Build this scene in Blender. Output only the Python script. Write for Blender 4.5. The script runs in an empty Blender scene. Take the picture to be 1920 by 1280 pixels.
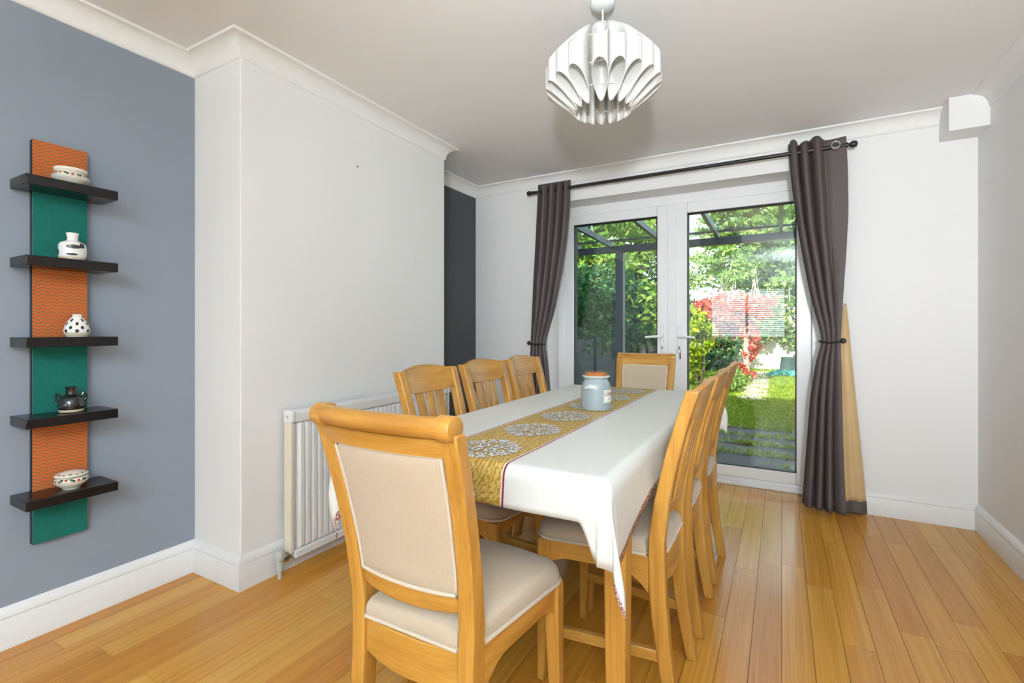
import bpy, bmesh, math, random
import numpy as np
from mathutils import Vector, Matrix

S = bpy.context.scene
COL = S.collection
PI = math.pi

# ------------------------------------------------------------------ camera
CAM_H, F_PX, HORIZON, YAW = 1.11, 906.0, 616.0, 29.1
cam = bpy.data.cameras.new('camera')
cam_o = bpy.data.objects.new('camera', cam)
COL.objects.link(cam_o)
cam.sensor_width = 36.0
cam.lens = F_PX / 1920 * 36
cam.shift_y = -(640 - HORIZON) / 1920
cam.clip_start = 0.02
cam_o.location = (0, 0, CAM_H)
cam_o.rotation_euler = (PI / 2, 0, math.radians(YAW))
S.camera = cam_o

# ------------------------------------------------------------------ view / world / sun / daylight
S.view_settings.view_transform = 'Standard'
S.view_settings.look = 'None'
S.view_settings.gamma = 1.0
S.view_settings.use_curve_mapping = False
S.view_settings.exposure = 0.40

w = bpy.data.worlds.new('sky')
S.world = w
w.use_nodes = True
wn = w.node_tree
wn.nodes.clear()
w_out = wn.nodes.new('ShaderNodeOutputWorld')
w_bg = wn.nodes.new('ShaderNodeBackground')
w_bg.inputs['Color'].default_value = (0.80, 0.90, 1.0, 1)
w_bg.inputs['Strength'].default_value = 2.1
wn.links.new(w_bg.outputs[0], w_out.inputs[0])

sun = bpy.data.lights.new('sun', 'SUN')
sun.energy = 10.0
sun.angle = math.radians(0.6)
sun.color = (1.0, 0.95, 0.86)
sun_o = bpy.data.objects.new('sun', sun)
COL.objects.link(sun_o)
sun_o.rotation_euler = Vector((0.22, 1.0, -0.93)).to_track_quat('-Z', 'Y').to_euler()


def area_light(name, loc, aim, sx, sy, power, color):
    l = bpy.data.lights.new(name, 'AREA')
    l.shape = 'RECTANGLE'
    l.size, l.size_y = sx, sy
    l.energy = power
    l.color = color
    o = bpy.data.objects.new(name, l)
    COL.objects.link(o)
    o.location = loc
    o.rotation_euler = Vector(aim).to_track_quat('-Z', 'Z').to_euler()
    return o


# daylight falling in through an added window in the right wall and the blind window opposite the garden doors
area_light('added_side_window_light', (1.30, -2.15, 1.10), (-1, 0, 0), 1.6, 1.75, 68, (0.80, 0.91, 1.0))
area_light('daylight_blind_window', (-0.61, -3.50, 1.42), (0, 1, 0), 1.36, 1.0, 32, (0.93, 0.97, 1.0))

# ------------------------------------------------------------------ helpers
random.seed(7)
RNG = np.random.default_rng(11)


class MB:
    """collects vertices and faces for ONE mesh object"""

    def __init__(self):
        self.v, self.f = [], []

    def add(self, vs, fs):
        n = len(self.v)
        self.v += [tuple(p) for p in vs]
        self.f += [tuple(i + n for i in f) for f in fs]
        return self

    def box(self, x0, x1, y0, y1, z0, z1):
        vs = [(x0, y0, z0), (x1, y0, z0), (x1, y1, z0), (x0, y1, z0), (x0, y0, z1), (x1, y0, z1), (x1, y1, z1), (x0, y1, z1)]
        fs = [(0, 3, 2, 1), (4, 5, 6, 7), (0, 1, 5, 4), (1, 2, 6, 5), (2, 3, 7, 6), (3, 0, 4, 7)]
        return self.add(vs, fs)

    def loft(self, rings, closed_ends=True):
        """rings: list of equally long lists of points (closed cross-sections)"""
        n = len(rings[0])
        vs = [p for r in rings for p in r]
        fs = []
        for i in range(len(rings) - 1):
            for j in range(n):
                a, b = i * n + j, i * n + (j + 1) % n
                fs.append((a, b, b + n, a + n))
        if closed_ends:
            fs.append(tuple(range(n - 1, -1, -1)))
            fs.append(tuple(range((len(rings) - 1) * n, len(rings) * n)))
        return self.add(vs, fs)

    def bar(self, path, wx, wy):
        """rectangular bar following a mostly vertical path; wx, wy numbers or lists (section in x and y)"""
        rings = []
        for i, (x, y, z) in enumerate(path):
            a = (wx[i] if isinstance(wx, (list, tuple)) else wx) / 2
            b = (wy[i] if isinstance(wy, (list, tuple)) else wy) / 2
            rings.append([(x - a, y - b, z), (x + a, y - b, z), (x + a, y + b, z), (x - a, y + b, z)])
        return self.loft(rings)

    def tube(self, path, r, seg=10, caps=True):
        rings = []
        P = [Vector(p) for p in path]
        up = Vector((0, 0, 1))
        for i, p in enumerate(P):
            t = (P[min(i + 1, len(P) - 1)] - P[max(i - 1, 0)]).normalized()
            ref = up if abs(t.z) < 0.95 else Vector((1, 0, 0))
            u = t.cross(ref).normalized()
            v_ = u.cross(t).normalized()
            rr = r[i] if isinstance(r, (list, tuple)) else r
            rings.append([tuple(p + (u * math.cos(2 * PI * k / seg) + v_ * math.sin(2 * PI * k / seg)) * rr) for k in range(seg)])
        return self.loft(rings, caps)

    def lathe(self, prof, seg=32, c=(0, 0, 0)):
        """prof: list of (r, z)"""
        rings = [[(c[0] + max(r, 1e-4) * math.cos(2 * PI * k / seg), c[1] + max(r, 1e-4) * math.sin(2 * PI * k / seg), c[2] + z) for k in range(seg)] for r, z in prof]
        return self.loft(rings, True)

    def grid(self, pts):
        """pts[i][j]"""
        n, m = len(pts), len(pts[0])
        vs = [p for r in pts for p in r]
        fs = [(i * m + j, i * m + j + 1, (i + 1) * m + j + 1, (i + 1) * m + j) for i in range(n - 1) for j in range(m - 1)]
        return self.add(vs, fs)

    def mesh(self, name, angle=35):
        me = bpy.data.meshes.new(name)
        me.from_pydata(self.v, [], self.f)
        me.validate()
        bm = bmesh.new()
        bm.from_mesh(me)
        bmesh.ops.recalc_face_normals(bm, faces=bm.faces)
        bm.to_mesh(me)
        bm.free()
        if angle:
            me.polygons.foreach_set('use_smooth', [True] * len(me.polygons))
            me.set_sharp_from_angle(angle=math.radians(angle))
        me.update()
        return me

    def build(self, name, mat, parent=None, angle=35, bevel=0, solid=0, loc=None):
        me = self.mesh(name, angle)
        me.materials.append(mat)
        o = bpy.data.objects.new(name, me)
        COL.objects.link(o)
        if parent is not None:
            o.parent = parent
        if loc:
            o.location = loc
        if solid:
            m = o.modifiers.new('thickness', 'SOLIDIFY')
            m.thickness = solid
            m.offset = 0
        if bevel:
            m = o.modifiers.new('bevel', 'BEVEL')
            m.width = bevel
            m.segments = 2
            m.limit_method = 'ANGLE'
            m.angle_limit = math.radians(40)
        return o


def empty(name, loc=(0, 0, 0), rz=0.0):
    o = bpy.data.objects.new(name, None)
    o.empty_display_size = 0.1
    COL.objects.link(o)
    o.location = loc
    o.rotation_euler = (0, 0, rz)
    return o


def tag(o, label, cat, group=None, kind=None):
    o['label'] = label
    o['category'] = cat
    if group:
        o['group'] = group
    if kind:
        o['kind'] = kind
    return o


def struct(o, label, cat):
    o['kind'] = 'structure'
    o['label'] = label
    o['category'] = cat
    return o


def copy_tree(o, parent=None):
    c = o.copy()
    COL.objects.link(c)
    c.parent = parent
    for ch in list(o.children):
        copy_tree(ch, c)
    return c


# ------------------------------------------------------------------ materials
def rgb(r, g, b):
    """sRGB 0-255 -> linear"""
    f = lambda c: (c / 255 / 12.92) if c / 255 <= 0.04045 else ((c / 255 + 0.055) / 1.055) ** 2.4
    return (f(r), f(g), f(b), 1)


class M:
    """thin wrapper round a node material"""

    def __init__(self, name):
        self.m = bpy.data.materials.new(name)
        self.m.use_nodes = True
        self.t = self.m.node_tree
        self.b = self.t.nodes['Principled BSDF']
        self.out = self.t.nodes['Material Output']

    def n(self, typ, **kw):
        nd = self.t.nodes.new(typ)
        for k, v in kw.items():
            if k.startswith('i_'):
                nd.inputs[k[2:].replace('_', ' ')].default_value = v
            else:
                setattr(nd, k, v)
        return nd

    def l(self, a, b):
        self.t.links.new(a, b)

    def math(self, op, a, b=None, c=None):
        nd = self.t.nodes.new('ShaderNodeMath')
        nd.operation = op
        for i, x in enumerate((a, b, c)):
            if x is None:
                continue
            if isinstance(x, (int, float)):
                nd.inputs[i].default_value = x
            else:
                self.l(x, nd.inputs[i])
        return nd.outputs[0]

    def mix(self, fac, a, b):
        nd = self.t.nodes.new('ShaderNodeMix')
        nd.data_type = 'RGBA'
        for s, x in ((0, fac), (6, a), (7, b)):
            if isinstance(x, (int, float, tuple)):
                nd.inputs[s].default_value = x
            else:
                self.l(x, nd.inputs[s])
        return nd.outputs[2]

    def ramp(self, fac, stops):
        nd = self.t.nodes.new('ShaderNodeValToRGB')
        e = nd.color_ramp.elements
        while len(e) < len(stops):
            e.new(0.5)
        for k, (p, c) in enumerate(stops):
            e[k].position = p
            e[k].color = c
        self.l(fac, nd.inputs[0])
        return nd.outputs[0]

    def noise(self, vec, scale, detail=3, rough=0.55, dist=0.0):
        nd = self.n('ShaderNodeTexNoise')
        nd.inputs['Scale'].default_value = scale
        nd.inputs['Detail'].default_value = detail
        nd.inputs['Roughness'].default_value = rough
        nd.inputs['Distortion'].default_value = dist
        if vec is not None:
            self.l(vec, nd.inputs['Vector'])
        return nd.outputs['Fac']

    def mapping(self, vec, scale=(1, 1, 1), loc=(0, 0, 0)):
        nd = self.n('ShaderNodeMapping')
        nd.inputs['Scale'].default_value = scale
        nd.inputs['Location'].default_value = loc
        self.l(vec, nd.inputs['Vector'])
        return nd.outputs[0]

    def bump(self, h, strength, dist=0.01):
        nd = self.n('ShaderNodeBump')
        nd.inputs['Strength'].default_value = strength
        nd.inputs['Distance'].default_value = dist
        self.l(h, nd.inputs['Height'])
        self.l(nd.outputs[0], self.b.inputs['Normal'])

    def set(self, color=None, rough=None, spec=None, metal=None, coat=None, sheen=None):
        if color is not None:
            if isinstance(color, tuple):
                self.b.inputs['Base Color'].default_value = color
            else:
                self.l(color, self.b.inputs['Base Color'])
        if rough is not None:
            if isinstance(rough, (int, float)):
                self.b.inputs['Roughness'].default_value = rough
            else:
                self.l(rough, self.b.inputs['Roughness'])
        if spec is not None:
            self.b.inputs['Specular IOR Level'].default_value = spec
        if metal is not None:
            self.b.inputs['Metallic'].default_value = metal
        if coat is not None:
            self.b.inputs['Coat Weight'].default_value = coat
            self.b.inputs['Coat Roughness'].default_value = 0.12
        if sheen is not None:
            self.b.inputs['Sheen Weight'].default_value = sheen
        return self


def plain(name, color, rough=0.5, spec=0.5, metal=0.0, var=0.06, scale=30, bump=0.0):
    m = M(name)
    tc = m.n('ShaderNodeTexCoord')
    nz = m.noise(tc.outputs['Object'], scale, 4)
    dark = tuple(c * (1 - var) for c in color[:3]) + (1,)
    lite = tuple(min(1, c * (1 + var)) for c in color[:3]) + (1,)
    m.set(m.ramp(nz, [(0.3, dark), (0.7, lite)]), rough, spec, metal)
    if bump:
        m.bump(nz, bump, 0.004)
    return m.m


def wall_paint(name, color, rough=0.75):
    m = M(name)
    g = m.n('ShaderNodeNewGeometry')
    n1 = m.noise(g.outputs['Position'], 1.6, 2)
    n2 = m.noise(g.outputs['Position'], 140, 3)
    c2 = tuple(c * 0.965 for c in color[:3]) + (1,)
    m.set(m.mix(n1, color, c2), rough, 0.3)
    m.bump(n2, 0.10, 0.003)
    return m.m


def wood(name, axis, dark, mid, lite, rough=0.34, scale=1.0, coat=0.15):
    """oak with its grain running along the given local axis"""
    m = M(name)
    tc = m.n('ShaderNodeTexCoord')
    oi = m.n('ShaderNodeObjectInfo')
    off = m.n('ShaderNodeVectorMath', operation='SCALE')
    cmb = m.n('ShaderNodeCombineXYZ')
    for k in range(3):
        m.l(oi.outputs['Random'], cmb.inputs[k])
    m.l(cmb.outputs[0], off.inputs[0])
    off.inputs['Scale'].default_value = 9.0
    add = m.n('ShaderNodeVectorMath', operation='ADD')
    m.l(tc.outputs['Object'], add.inputs[0])
    m.l(off.outputs[0], add.inputs[1])
    sc = [26 * scale] * 3
    sc[axis] = 1.6 * scale
    mp = m.mapping(add.outputs[0], tuple(sc))
    n1 = m.noise(mp, 1.0, 5, 0.6, 0.6)
    sc2 = [190 * scale] * 3
    sc2[axis] = 7 * scale
    n2 = m.noise(m.mapping(add.outputs[0], tuple(sc2)), 1.0, 3)
    base = m.ramp(n1, [(0.28, dark), (0.5, mid), (0.72, lite)])
    fine = m.ramp(n2, [(0.35, (0.78, 0.76, 0.72, 1)), (0.6, (1, 1, 1, 1))])
    mul = m.n('ShaderNodeMix', data_type='RGBA', blend_type='MULTIPLY')
    mul.inputs[0].default_value = 0.55
    m.l(base, mul.inputs[6])
    m.l(fine, mul.inputs[7])
    m.set(mul.outputs[2], rough, 0.45, coat=coat)
    m.bump(n2, 0.08, 0.002)
    return m.m


OAK = ((0.34, 0.145, 0.022, 1), (0.46, 0.220, 0.036, 1), (0.55, 0.290, 0.060, 1))
OAK_X = wood('oak_x', 0, *OAK)
OAK_Y = wood('oak_y', 1, *OAK)
OAK_Z = wood('oak_z', 2, *OAK)

WHITE_WALL = wall_paint('white_wall_paint', (0.86, 0.855, 0.85, 1))
CEIL_PAINT = wall_paint('ceiling_paint', (0.87, 0.868, 0.86, 1), 0.85)
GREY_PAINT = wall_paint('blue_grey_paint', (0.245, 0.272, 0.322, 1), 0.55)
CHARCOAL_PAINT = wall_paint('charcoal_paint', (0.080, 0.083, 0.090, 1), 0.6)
GLOSS_WHITE = plain('white_gloss_trim', (0.80, 0.795, 0.785, 1), 0.32, 0.5, var=0.015)
COVE_WHITE = plain('white_cornice', (0.84, 0.835, 0.82, 1), 0.7, 0.3, var=0.015)
UPVC = plain('white_upvc', (0.83, 0.83, 0.835, 1), 0.28, 0.5, var=0.01)
GASKET = plain('black_gasket', (0.012, 0.012, 0.014, 1), 0.6)
CHROME = plain('chrome', (0.7, 0.7, 0.7, 1), 0.15, 0.5, 1.0, var=0.03)
BLACK_METAL = plain('black_metal', (0.016, 0.014, 0.013, 1), 0.38, 0.5, var=0.1)
BLACK_LACQUER = plain('black_lacquer', (0.009, 0.007, 0.007, 1), 0.24, 0.35, var=0.15)
RAD_WHITE = plain('radiator_white', (0.78, 0.775, 0.77, 1), 0.35, 0.5, var=0.01)
RAD_CREAM = plain('radiator_cream', (0.72, 0.66, 0.54, 1), 0.4, 0.5, var=0.02)


def glass_mat(name, tint=(0.93, 0.97, 0.96, 1), boost=1.0, rough=0.0):
    m = M(name)
    m.t.nodes.remove(m.b)
    tr = m.n('ShaderNodeBsdfTransparent')
    tr.inputs[0].default_value = tint
    gl = m.n('ShaderNodeBsdfGlossy')
    gl.inputs['Roughness'].default_value = rough
    gl.inputs['Color'].default_value = (0.95, 0.98, 1, 1)
    fr = m.n('ShaderNodeFresnel')
    fr.inputs['IOR'].default_value = 1.5
    fac = m.math('MULTIPLY', fr.outputs[0], boost)
    mx = m.n('ShaderNodeMixShader')
    m.l(fac, mx.inputs[0])
    m.l(tr.outputs[0], mx.inputs[1])
    m.l(gl.outputs[0], mx.inputs[2])
    m.l(mx.outputs[0], m.out.inputs['Surface'])
    return m.m


GLASS = glass_mat('door_glass')
ROOF_GLASS = glass_mat('roof_glass', (0.86, 0.92, 0.97, 1), 0.25, 0.3)


def fabric(name, color, weave=900, var=0.10, rough=0.9, spec=0.15, sheen=0.2):
    m = M(name)
    tc = m.n('ShaderNodeTexCoord')
    nx = m.noise(m.mapping(tc.outputs['Object'], (weave, weave * 0.12, weave * 0.12)), 1.0, 2)
    nz = m.noise(m.mapping(tc.outputs['Object'], (weave * 0.12, weave * 0.12, weave)), 1.0, 2)
    mixn = m.math('MULTIPLY', m.math('ADD', nx, nz), 0.5)
    dark = tuple(c * (1 - 2 * var) for c in color[:3]) + (1,)
    lite = tuple(min(1, c * (1 + 2 * var)) for c in color[:3]) + (1,)
    m.set(m.ramp(mixn, [(0.36, dark), (0.64, lite)]), rough, spec, sheen=sheen)
    m.bump(mixn, 0.25, 0.001)
    return m.m


LINEN = fabric('oatmeal_linen', (0.48, 0.392, 0.29, 1), 1300, 0.035)
PIPING = fabric('piping_cord', (0.60, 0.51, 0.40, 1), 900, 0.02)
CURTAIN = plain('taupe_curtain', (0.105, 0.082, 0.080, 1), 0.6, 0.35, var=0.03, scale=60)
LINING = plain('gold_lining', (0.60, 0.42, 0.215, 1), 0.45, 0.3, var=0.03, scale=20)


# floor boards
def floor_mat():
    m = M('bamboo_floor')
    g = m.n('ShaderNodeNewGeometry')
    oi = m.n('ShaderNodeObjectInfo')
    rnd = m.math('FRACT', m.math('ADD', oi.outputs['Random'], m.math('MULTIPLY', g.outputs['Random Per Island'], 7.31)))
    cmb = m.n('ShaderNodeCombineXYZ')
    m.l(m.math('MULTIPLY', rnd, 3.0), cmb.inputs[0])
    m.l(m.math('MULTIPLY', rnd, 57.0), cmb.inputs[1])
    add = m.n('ShaderNodeVectorMath', operation='ADD')
    m.l(g.outputs['Position'], add.inputs[0])
    m.l(cmb.outputs[0], add.inputs[1])
    strips = m.noise(m.mapping(add.outputs[0], (55, 0.8, 1)), 1.0, 2)
    fine = m.noise(m.mapping(add.outputs[0], (170, 3, 1)), 1.0, 2)
    base = m.ramp(rnd, [(0.0, (0.50, 0.205, 0.026, 1)), (0.35, (0.56, 0.250, 0.034, 1)), (0.7, (0.60, 0.290, 0.043, 1)), (1.0, (0.65, 0.345, 0.062, 1))])
    s2 = m.ramp(strips, [(0.3, (0.76, 0.70, 0.62, 1)), (0.65, (1, 1, 1, 1))])
    f2 = m.ramp(fine, [(0.3, (0.80, 0.76, 0.70, 1)), (0.6, (1, 1, 1, 1))])
    cur = base
    for tx, fac in ((s2, 0.75), (f2, 0.6)):
        mul = m.n('ShaderNodeMix', data_type='RGBA', blend_type='MULTIPLY')
        mul.inputs[0].default_value = fac
        m.l(cur, mul.inputs[6])
        m.l(tx, mul.inputs[7])
        cur = mul.outputs[2]
    m.set(cur, 0.17, 0.40)
    return m.m


FLOOR = floor_mat()
SUBFLOOR = plain('dark_subfloor', (0.08, 0.04, 0.015, 1), 0.9)

# ------------------------------------------------------------------ room shell
XL, XR, YB, YR = -2.36, 0.95, 3.58, -3.2     # left, right, back (garden doors), rear
H = 2.345
BX, BY0, BY1 = -2.01, 1.235, 2.66            # chimney breast
DY = 3.79                                    # inner face of the door frame
DX0, DX1, DZ = -1.655, 0.235, 2.125          # door opening

o = MB().box(XL - 0.3, XR + 0.3, YR - 0.3, 3.95, -0.10, -0.014).build('floor', SUBFLOOR, angle=0)
struct(o, 'golden bamboo strip floor of the dining room', 'floor')
FLOOR_OBJ = o

plank_me = MB().box(-0.5, 0.5, -0.5, 0.5, -0.012, 0.0).mesh('plank', 0)
plank_me.materials.append(FLOOR)
PW, PL = 0.0945, 0.94
rest = MB()
x = XL
row = 0
while x < XR - 0.005:
    x1 = min(x + PW, XR)
    y = DY - random.uniform(0.15, 1.0) * PL
    prev = DY + 0.06
    while prev > YR:
        y = max(y, YR)
        if prev > -0.25:
            p = bpy.data.objects.new('plank', plank_me)
            COL.objects.link(p)
            p.parent = FLOOR_OBJ
            p.location = ((x + x1) / 2, (y + prev) / 2, 0)
            p.scale = (x1 - x - 0.0014, prev - y - 0.0014, 1)
        else:
            rest.box(x + 0.0007, x1 - 0.0007, y + 0.0007, prev - 0.0007, -0.012, 0)
        prev = y
        y -= PL
    x = x1
    row += 1
o = rest.build('plank_field', FLOOR, FLOOR_OBJ, angle=0)
o['kind'] = 'stuff'

o = MB().box(XL - 0.3, XR + 0.3, YR - 0.3, YB + 0.3, H, H + 0.2).build('ceiling', CEIL_PAINT, angle=0)
struct(o, 'white textured plaster ceiling', 'ceiling')

# left wall: two painted alcoves and the chimney breast between them
o = MB().box(XL - 0.3, XL, YR - 0.3, BY0 + 0.1, -0.02, H).build('wall_left', GREY_PAINT, angle=0)
struct(o, 'blue-grey painted alcove wall behind the tall shelf unit', 'wall')
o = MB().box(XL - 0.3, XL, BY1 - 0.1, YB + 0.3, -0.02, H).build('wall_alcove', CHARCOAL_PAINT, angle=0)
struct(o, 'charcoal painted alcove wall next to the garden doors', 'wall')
o = MB().box(XL - 0.2, BX, BY0, BY1, -0.02, H).build('wall_breast', WHITE_WALL, angle=0, bevel=0.004)
struct(o, 'white chimney breast standing out from the left wall', 'wall')
MB().box(-0.002, 0.0015, -0.005, 0.005, -0.005, 0.005).build('screw_hole', plain('hole_dark', (0.2, 0.17, 0.14, 1), 0.9), o, bevel=0.002, loc=(BX, 1.885, 1.99))

# back wall with the door opening
mb = MB()
mb.box(XL - 0.3, DX0, YB, YB + 0.3, -0.02, H)
mb.box(DX1, XR + 0.3, YB, YB + 0.3, -0.02, H)
mb.box(DX0, DX1, YB, YB + 0.3, DZ, H)
o = mb.build('wall_back', WHITE_WALL, angle=0)
struct(o, 'white wall around the garden doors', 'wall')

# right wall with an added, unseen side window that follows the pendant's shadow
WY0, WY1, WZ0, WZ1 = -3.0, -1.3, 0.20, 2.05
mb = MB()
mb.box(XR, XR + 0.3, WY1, YB + 0.3, -0.02, H)
mb.box(XR, XR + 0.3, YR - 0.3, WY0, -0.02, H)
mb.box(XR, XR + 0.3, WY0, WY1, -0.02, WZ0)
mb.box(XR, XR + 0.3, WY0, WY1, WZ1, H)
o = mb.build('wall_right', WHITE_WALL, angle=0)
struct(o, 'plain white wall to the right of the garden doors', 'wall')
mb = MB()
mb.box(XR + 0.15, XR + 0.21, WY0, WY1, WZ0, WZ0 + 0.06).box(XR + 0.15, XR + 0.21, WY0, WY1, WZ1 - 0.06, WZ1)
for yy in (WY0, -2.18, WY1 - 0.06):
    mb.box(XR + 0.15, XR + 0.21, yy, yy + 0.06, WZ0 + 0.06, WZ1 - 0.06)
o = mb.build('window_1', UPVC, angle=0)
struct(o, 'tall white framed side window added behind the viewer to light the room', 'window')
for ya, yb in ((WY0 + 0.06, -2.18), (-2.12, WY1 - 0.06)):
    MB().box(XR + 0.178, XR + 0.182, ya, yb, WZ0 + 0.06, WZ1 - 0.06).build('pane', GLASS, o, angle=0)

# rear wall with the blind window that the door glass mirrors
RX0, RX1, RZ0, RZ1 = -1.33, 0.11, 0.90, 1.95
mb = MB()
mb.box(XL - 0.3, RX0, YR - 0.3, YR, -0.02, H)
mb.box(RX1, XR + 0.3, YR - 0.3, YR, -0.02, H)
mb.box(RX0, RX1, YR - 0.3, YR, -0.02, RZ0)
mb.box(RX0, RX1, YR - 0.3, YR, RZ1, H)
o = mb.build('wall_rear', WHITE_WALL, angle=0)
struct(o, 'white wall opposite the garden doors', 'wall')
mb = MB()
mb.box(RX0, RX1, YR - 0.2, YR - 0.14, RZ0, RZ0 + 0.05).box(RX0, RX1, YR - 0.2, YR - 0.14, RZ1 - 0.05, RZ1)
for xx in (RX0, -0.635, RX1 - 0.05):
    mb.box(xx, xx + 0.05, YR - 0.2, YR - 0.14, RZ0 + 0.05, RZ1 - 0.05)
o = mb.build('window_2', UPVC, angle=0)
struct(o, 'white framed window mirrored in the garden door glass', 'window')
for xa, xb in ((RX0 + 0.05, -0.635), (-0.585, RX1 - 0.05)):
    MB().box(xa, xb, YR - 0.172, YR - 0.168, RZ0 + 0.05, RZ1 - 0.05).build('pane', GLASS, o, angle=0)
bl = empty('venetian_blind', (-0.61, YR - 0.05, RZ0))
tag(bl, 'white slatted blind in the window mirrored by the door glass', 'blind')
SLAT = plain('white_slat', (0.8, 0.8, 0.78, 1), 0.4, var=0.01)
MB().box(-0.71, 0.71, -0.025, 0.025, 1.0, 1.045).build('head_rail', SLAT, bl, angle=0)
slat_me = MB().add([(-0.70, -0.022, -0.006), (0.70, -0.022, -0.006), (0.70, 0.0, 0.001), (-0.70, 0.0, 0.001), (0.70, 0.022, 0.006), (-0.70, 0.022, 0.006),
                    (-0.70, -0.022, -0.0075), (0.70, -0.022, -0.0075), (0.70, 0.022, 0.0045), (-0.70, 0.022, 0.0045)],
                   [(0, 1, 2, 3), (3, 2, 4, 5), (6, 9, 8, 7), (0, 6, 7, 1), (5, 4, 8, 9)]).mesh('slat')
slat_me.materials.append(SLAT)
for k in range(24):
    s_ = bpy.data.objects.new('slat', slat_me)
    COL.objects.link(s_)
    s_.parent = bl
    s_.location = (0, 0, 0.025 + k * 0.041)
for xx in (-0.5, 0.5):
    MB().tube([(xx, 0, 0.01), (xx, 0, 1.01)], 0.0015, 5).build('cord', SLAT, bl)

# added uplighter in the unseen rear half, there only for brightness
ul = empty('added_lamp', (0.62, -1.75, 0))
tag(ul, 'black uplighter added unseen in the rear half to brighten the room', 'lamp')
MB().lathe([(0.001, 0), (0.14, 0), (0.14, 0.018), (0.02, 0.03), (0.001, 0.03)], 28).build('base', BLACK_METAL, ul)
MB().tube([(0, 0, 0.02), (0, 0, 1.72)], 0.012, 12).build('pole', BLACK_METAL, ul)
MB().grid([[(r_ * math.cos(2 * PI * k / 28), r_ * math.sin(2 * PI * k / 28), z_) for k in range(29)] for r_, z_ in ((0.01, 1.70), (0.07, 1.715), (0.12, 1.75), (0.15, 1.80))]).build('bowl_shade', BLACK_METAL, ul, solid=0.004)
lamp = area_light('uplighter_fill_light', (0.62, -1.75, 1.782), (0, 0, 1), 0.20, 0.20, 150, (0.76, 0.89, 1.0))
lamp.data.shape = 'DISK'
lamp.data.energy = 215

# added lamp in place of a camera flash, aimed at far ceiling and doors
LX, LY, LZ = 0.34, -1.05, 1.36
LAIM = Vector((0.05, 3.4, 2.95)) - Vector((LX, LY, LZ))
rl = empty('added_lamp', (LX, LY, 0))
tag(rl, 'added round reflector on a black stand in place of a camera flash, turned to the garden doors', 'lamp')
MB().lathe([(0.001, 0), (0.14, 0), (0.14, 0.018), (0.02, 0.03), (0.001, 0.03)], 28).build('base', BLACK_METAL, rl)
MB().tube([(0, 0, 0.02), (0, 0, LZ - 0.02)], 0.012, 12).build('pole', BLACK_METAL, rl)
hd_ = MB().grid([[(r_ * math.cos(2 * PI * k / 28), r_ * math.sin(2 * PI * k / 28), -z_) for k in range(29)] for r_, z_ in ((0.004, -0.07), (0.06, -0.06), (0.11, -0.02), (0.14, 0.05))]).build('reflector_head', BLACK_METAL, rl, solid=0.004)
hd_.location = (0, 0, LZ)
hd_.rotation_euler = LAIM.to_track_quat('-Z', 'Y').to_euler()
sp_ = bpy.data.lights.new('flash_stand_in_light', 'SPOT')
sp_.energy = 300
sp_.spot_size = math.radians(92)
sp_.spot_blend = 1.0
sp_.shadow_soft_size = 0.11
sp_.color = (0.89, 0.95, 1.0)
so_ = bpy.data.objects.new('flash_stand_in_light', sp_)
COL.objects.link(so_)
so_.location = Vector((LX, LY, LZ)) + LAIM.normalized() * 0.03
so_.rotation_euler = LAIM.to_track_quat('-Z', 'Y').to_euler()

# boxed-in pipe under the ceiling, right corner
o = MB().box(0.785, XR, 3.395, YB, 2.167, H).build('wall_boxing', WHITE_WALL, angle=0, bevel=0.003)
struct(o, 'small white boxed corner under the ceiling', 'boxing')

# upper storey and side wings: the house that shades the patio
BRICK_OUT = plain('render_outside', (0.55, 0.52, 0.48, 1), 0.9)
mb = MB()
mb.box(-7.5, 6.5, YR - 0.3, 3.88, H + 0.2, 5.2)
mb.box(-7.5, XL - 0.3, YR - 0.3, 3.88, -0.2, H + 0.2)
mb.box(XR + 0.3 + 3.0, 6.5, YR - 0.3, 3.88, -0.2, H + 0.2)
o = mb.build('wall_house', BRICK_OUT, angle=0)
struct(o, 'outer walls and upper storey of the house', 'wall')


# cornice and skirting: profiles swept along a path with mitred corners
def sweep(path, prof, closed=False):
    """path: 2-D points; prof: (distance into the room, z). The room lies to the RIGHT of the walking direction"""
    P = [Vector((p[0], p[1])) for p in path]
    rings = []
    for i, p in enumerate(P):
        ns = []
        if i > 0:
            d = (P[i] - P[i - 1]).normalized()
            ns.append(Vector((d.y, -d.x)))
        if i < len(P) - 1:
            d = (P[i + 1] - P[i]).normalized()
            ns.append(Vector((d.y, -d.x)))
        if len(ns) == 2:
            m = (ns[0] + ns[1])
            m = m / (1 + ns[0].dot(ns[1]))
        else:
            m = ns[0]
        rings.append([(p.x + m.x * a, p.y + m.y * a, z) for a, z in prof])
    return MB().loft(rings, True)


cov = [(0, H), (0.072, H), (0.072, H - 0.006)]
for k in range(0, 9):
    a = k / 8 * PI / 2
    cov.append((0.068 - 0.060 * math.sin(a), H - 0.010 - 0.066 * (1 - math.cos(a))))
cov += [(0.004, H - 0.082), (0, H - 0.084)]
room_path = [(XL, YR), (XL, BY0), (BX, BY0), (BX, BY1), (XL, BY1), (XL, YB), (XR, YB), (XR, YR), (XL, YR)]
names = ['left', 'breast_near', 'breast', 'breast_far', 'alcove', 'back', 'right', 'rear']
texts = ['above the blue-grey wall', 'on the near return of the chimney breast', 'along the face of the chimney breast', 'on the far return of the chimney breast',
         'above the charcoal alcove wall', 'above the garden doors', 'along the plain right wall', 'above the mirrored blind window']


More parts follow.
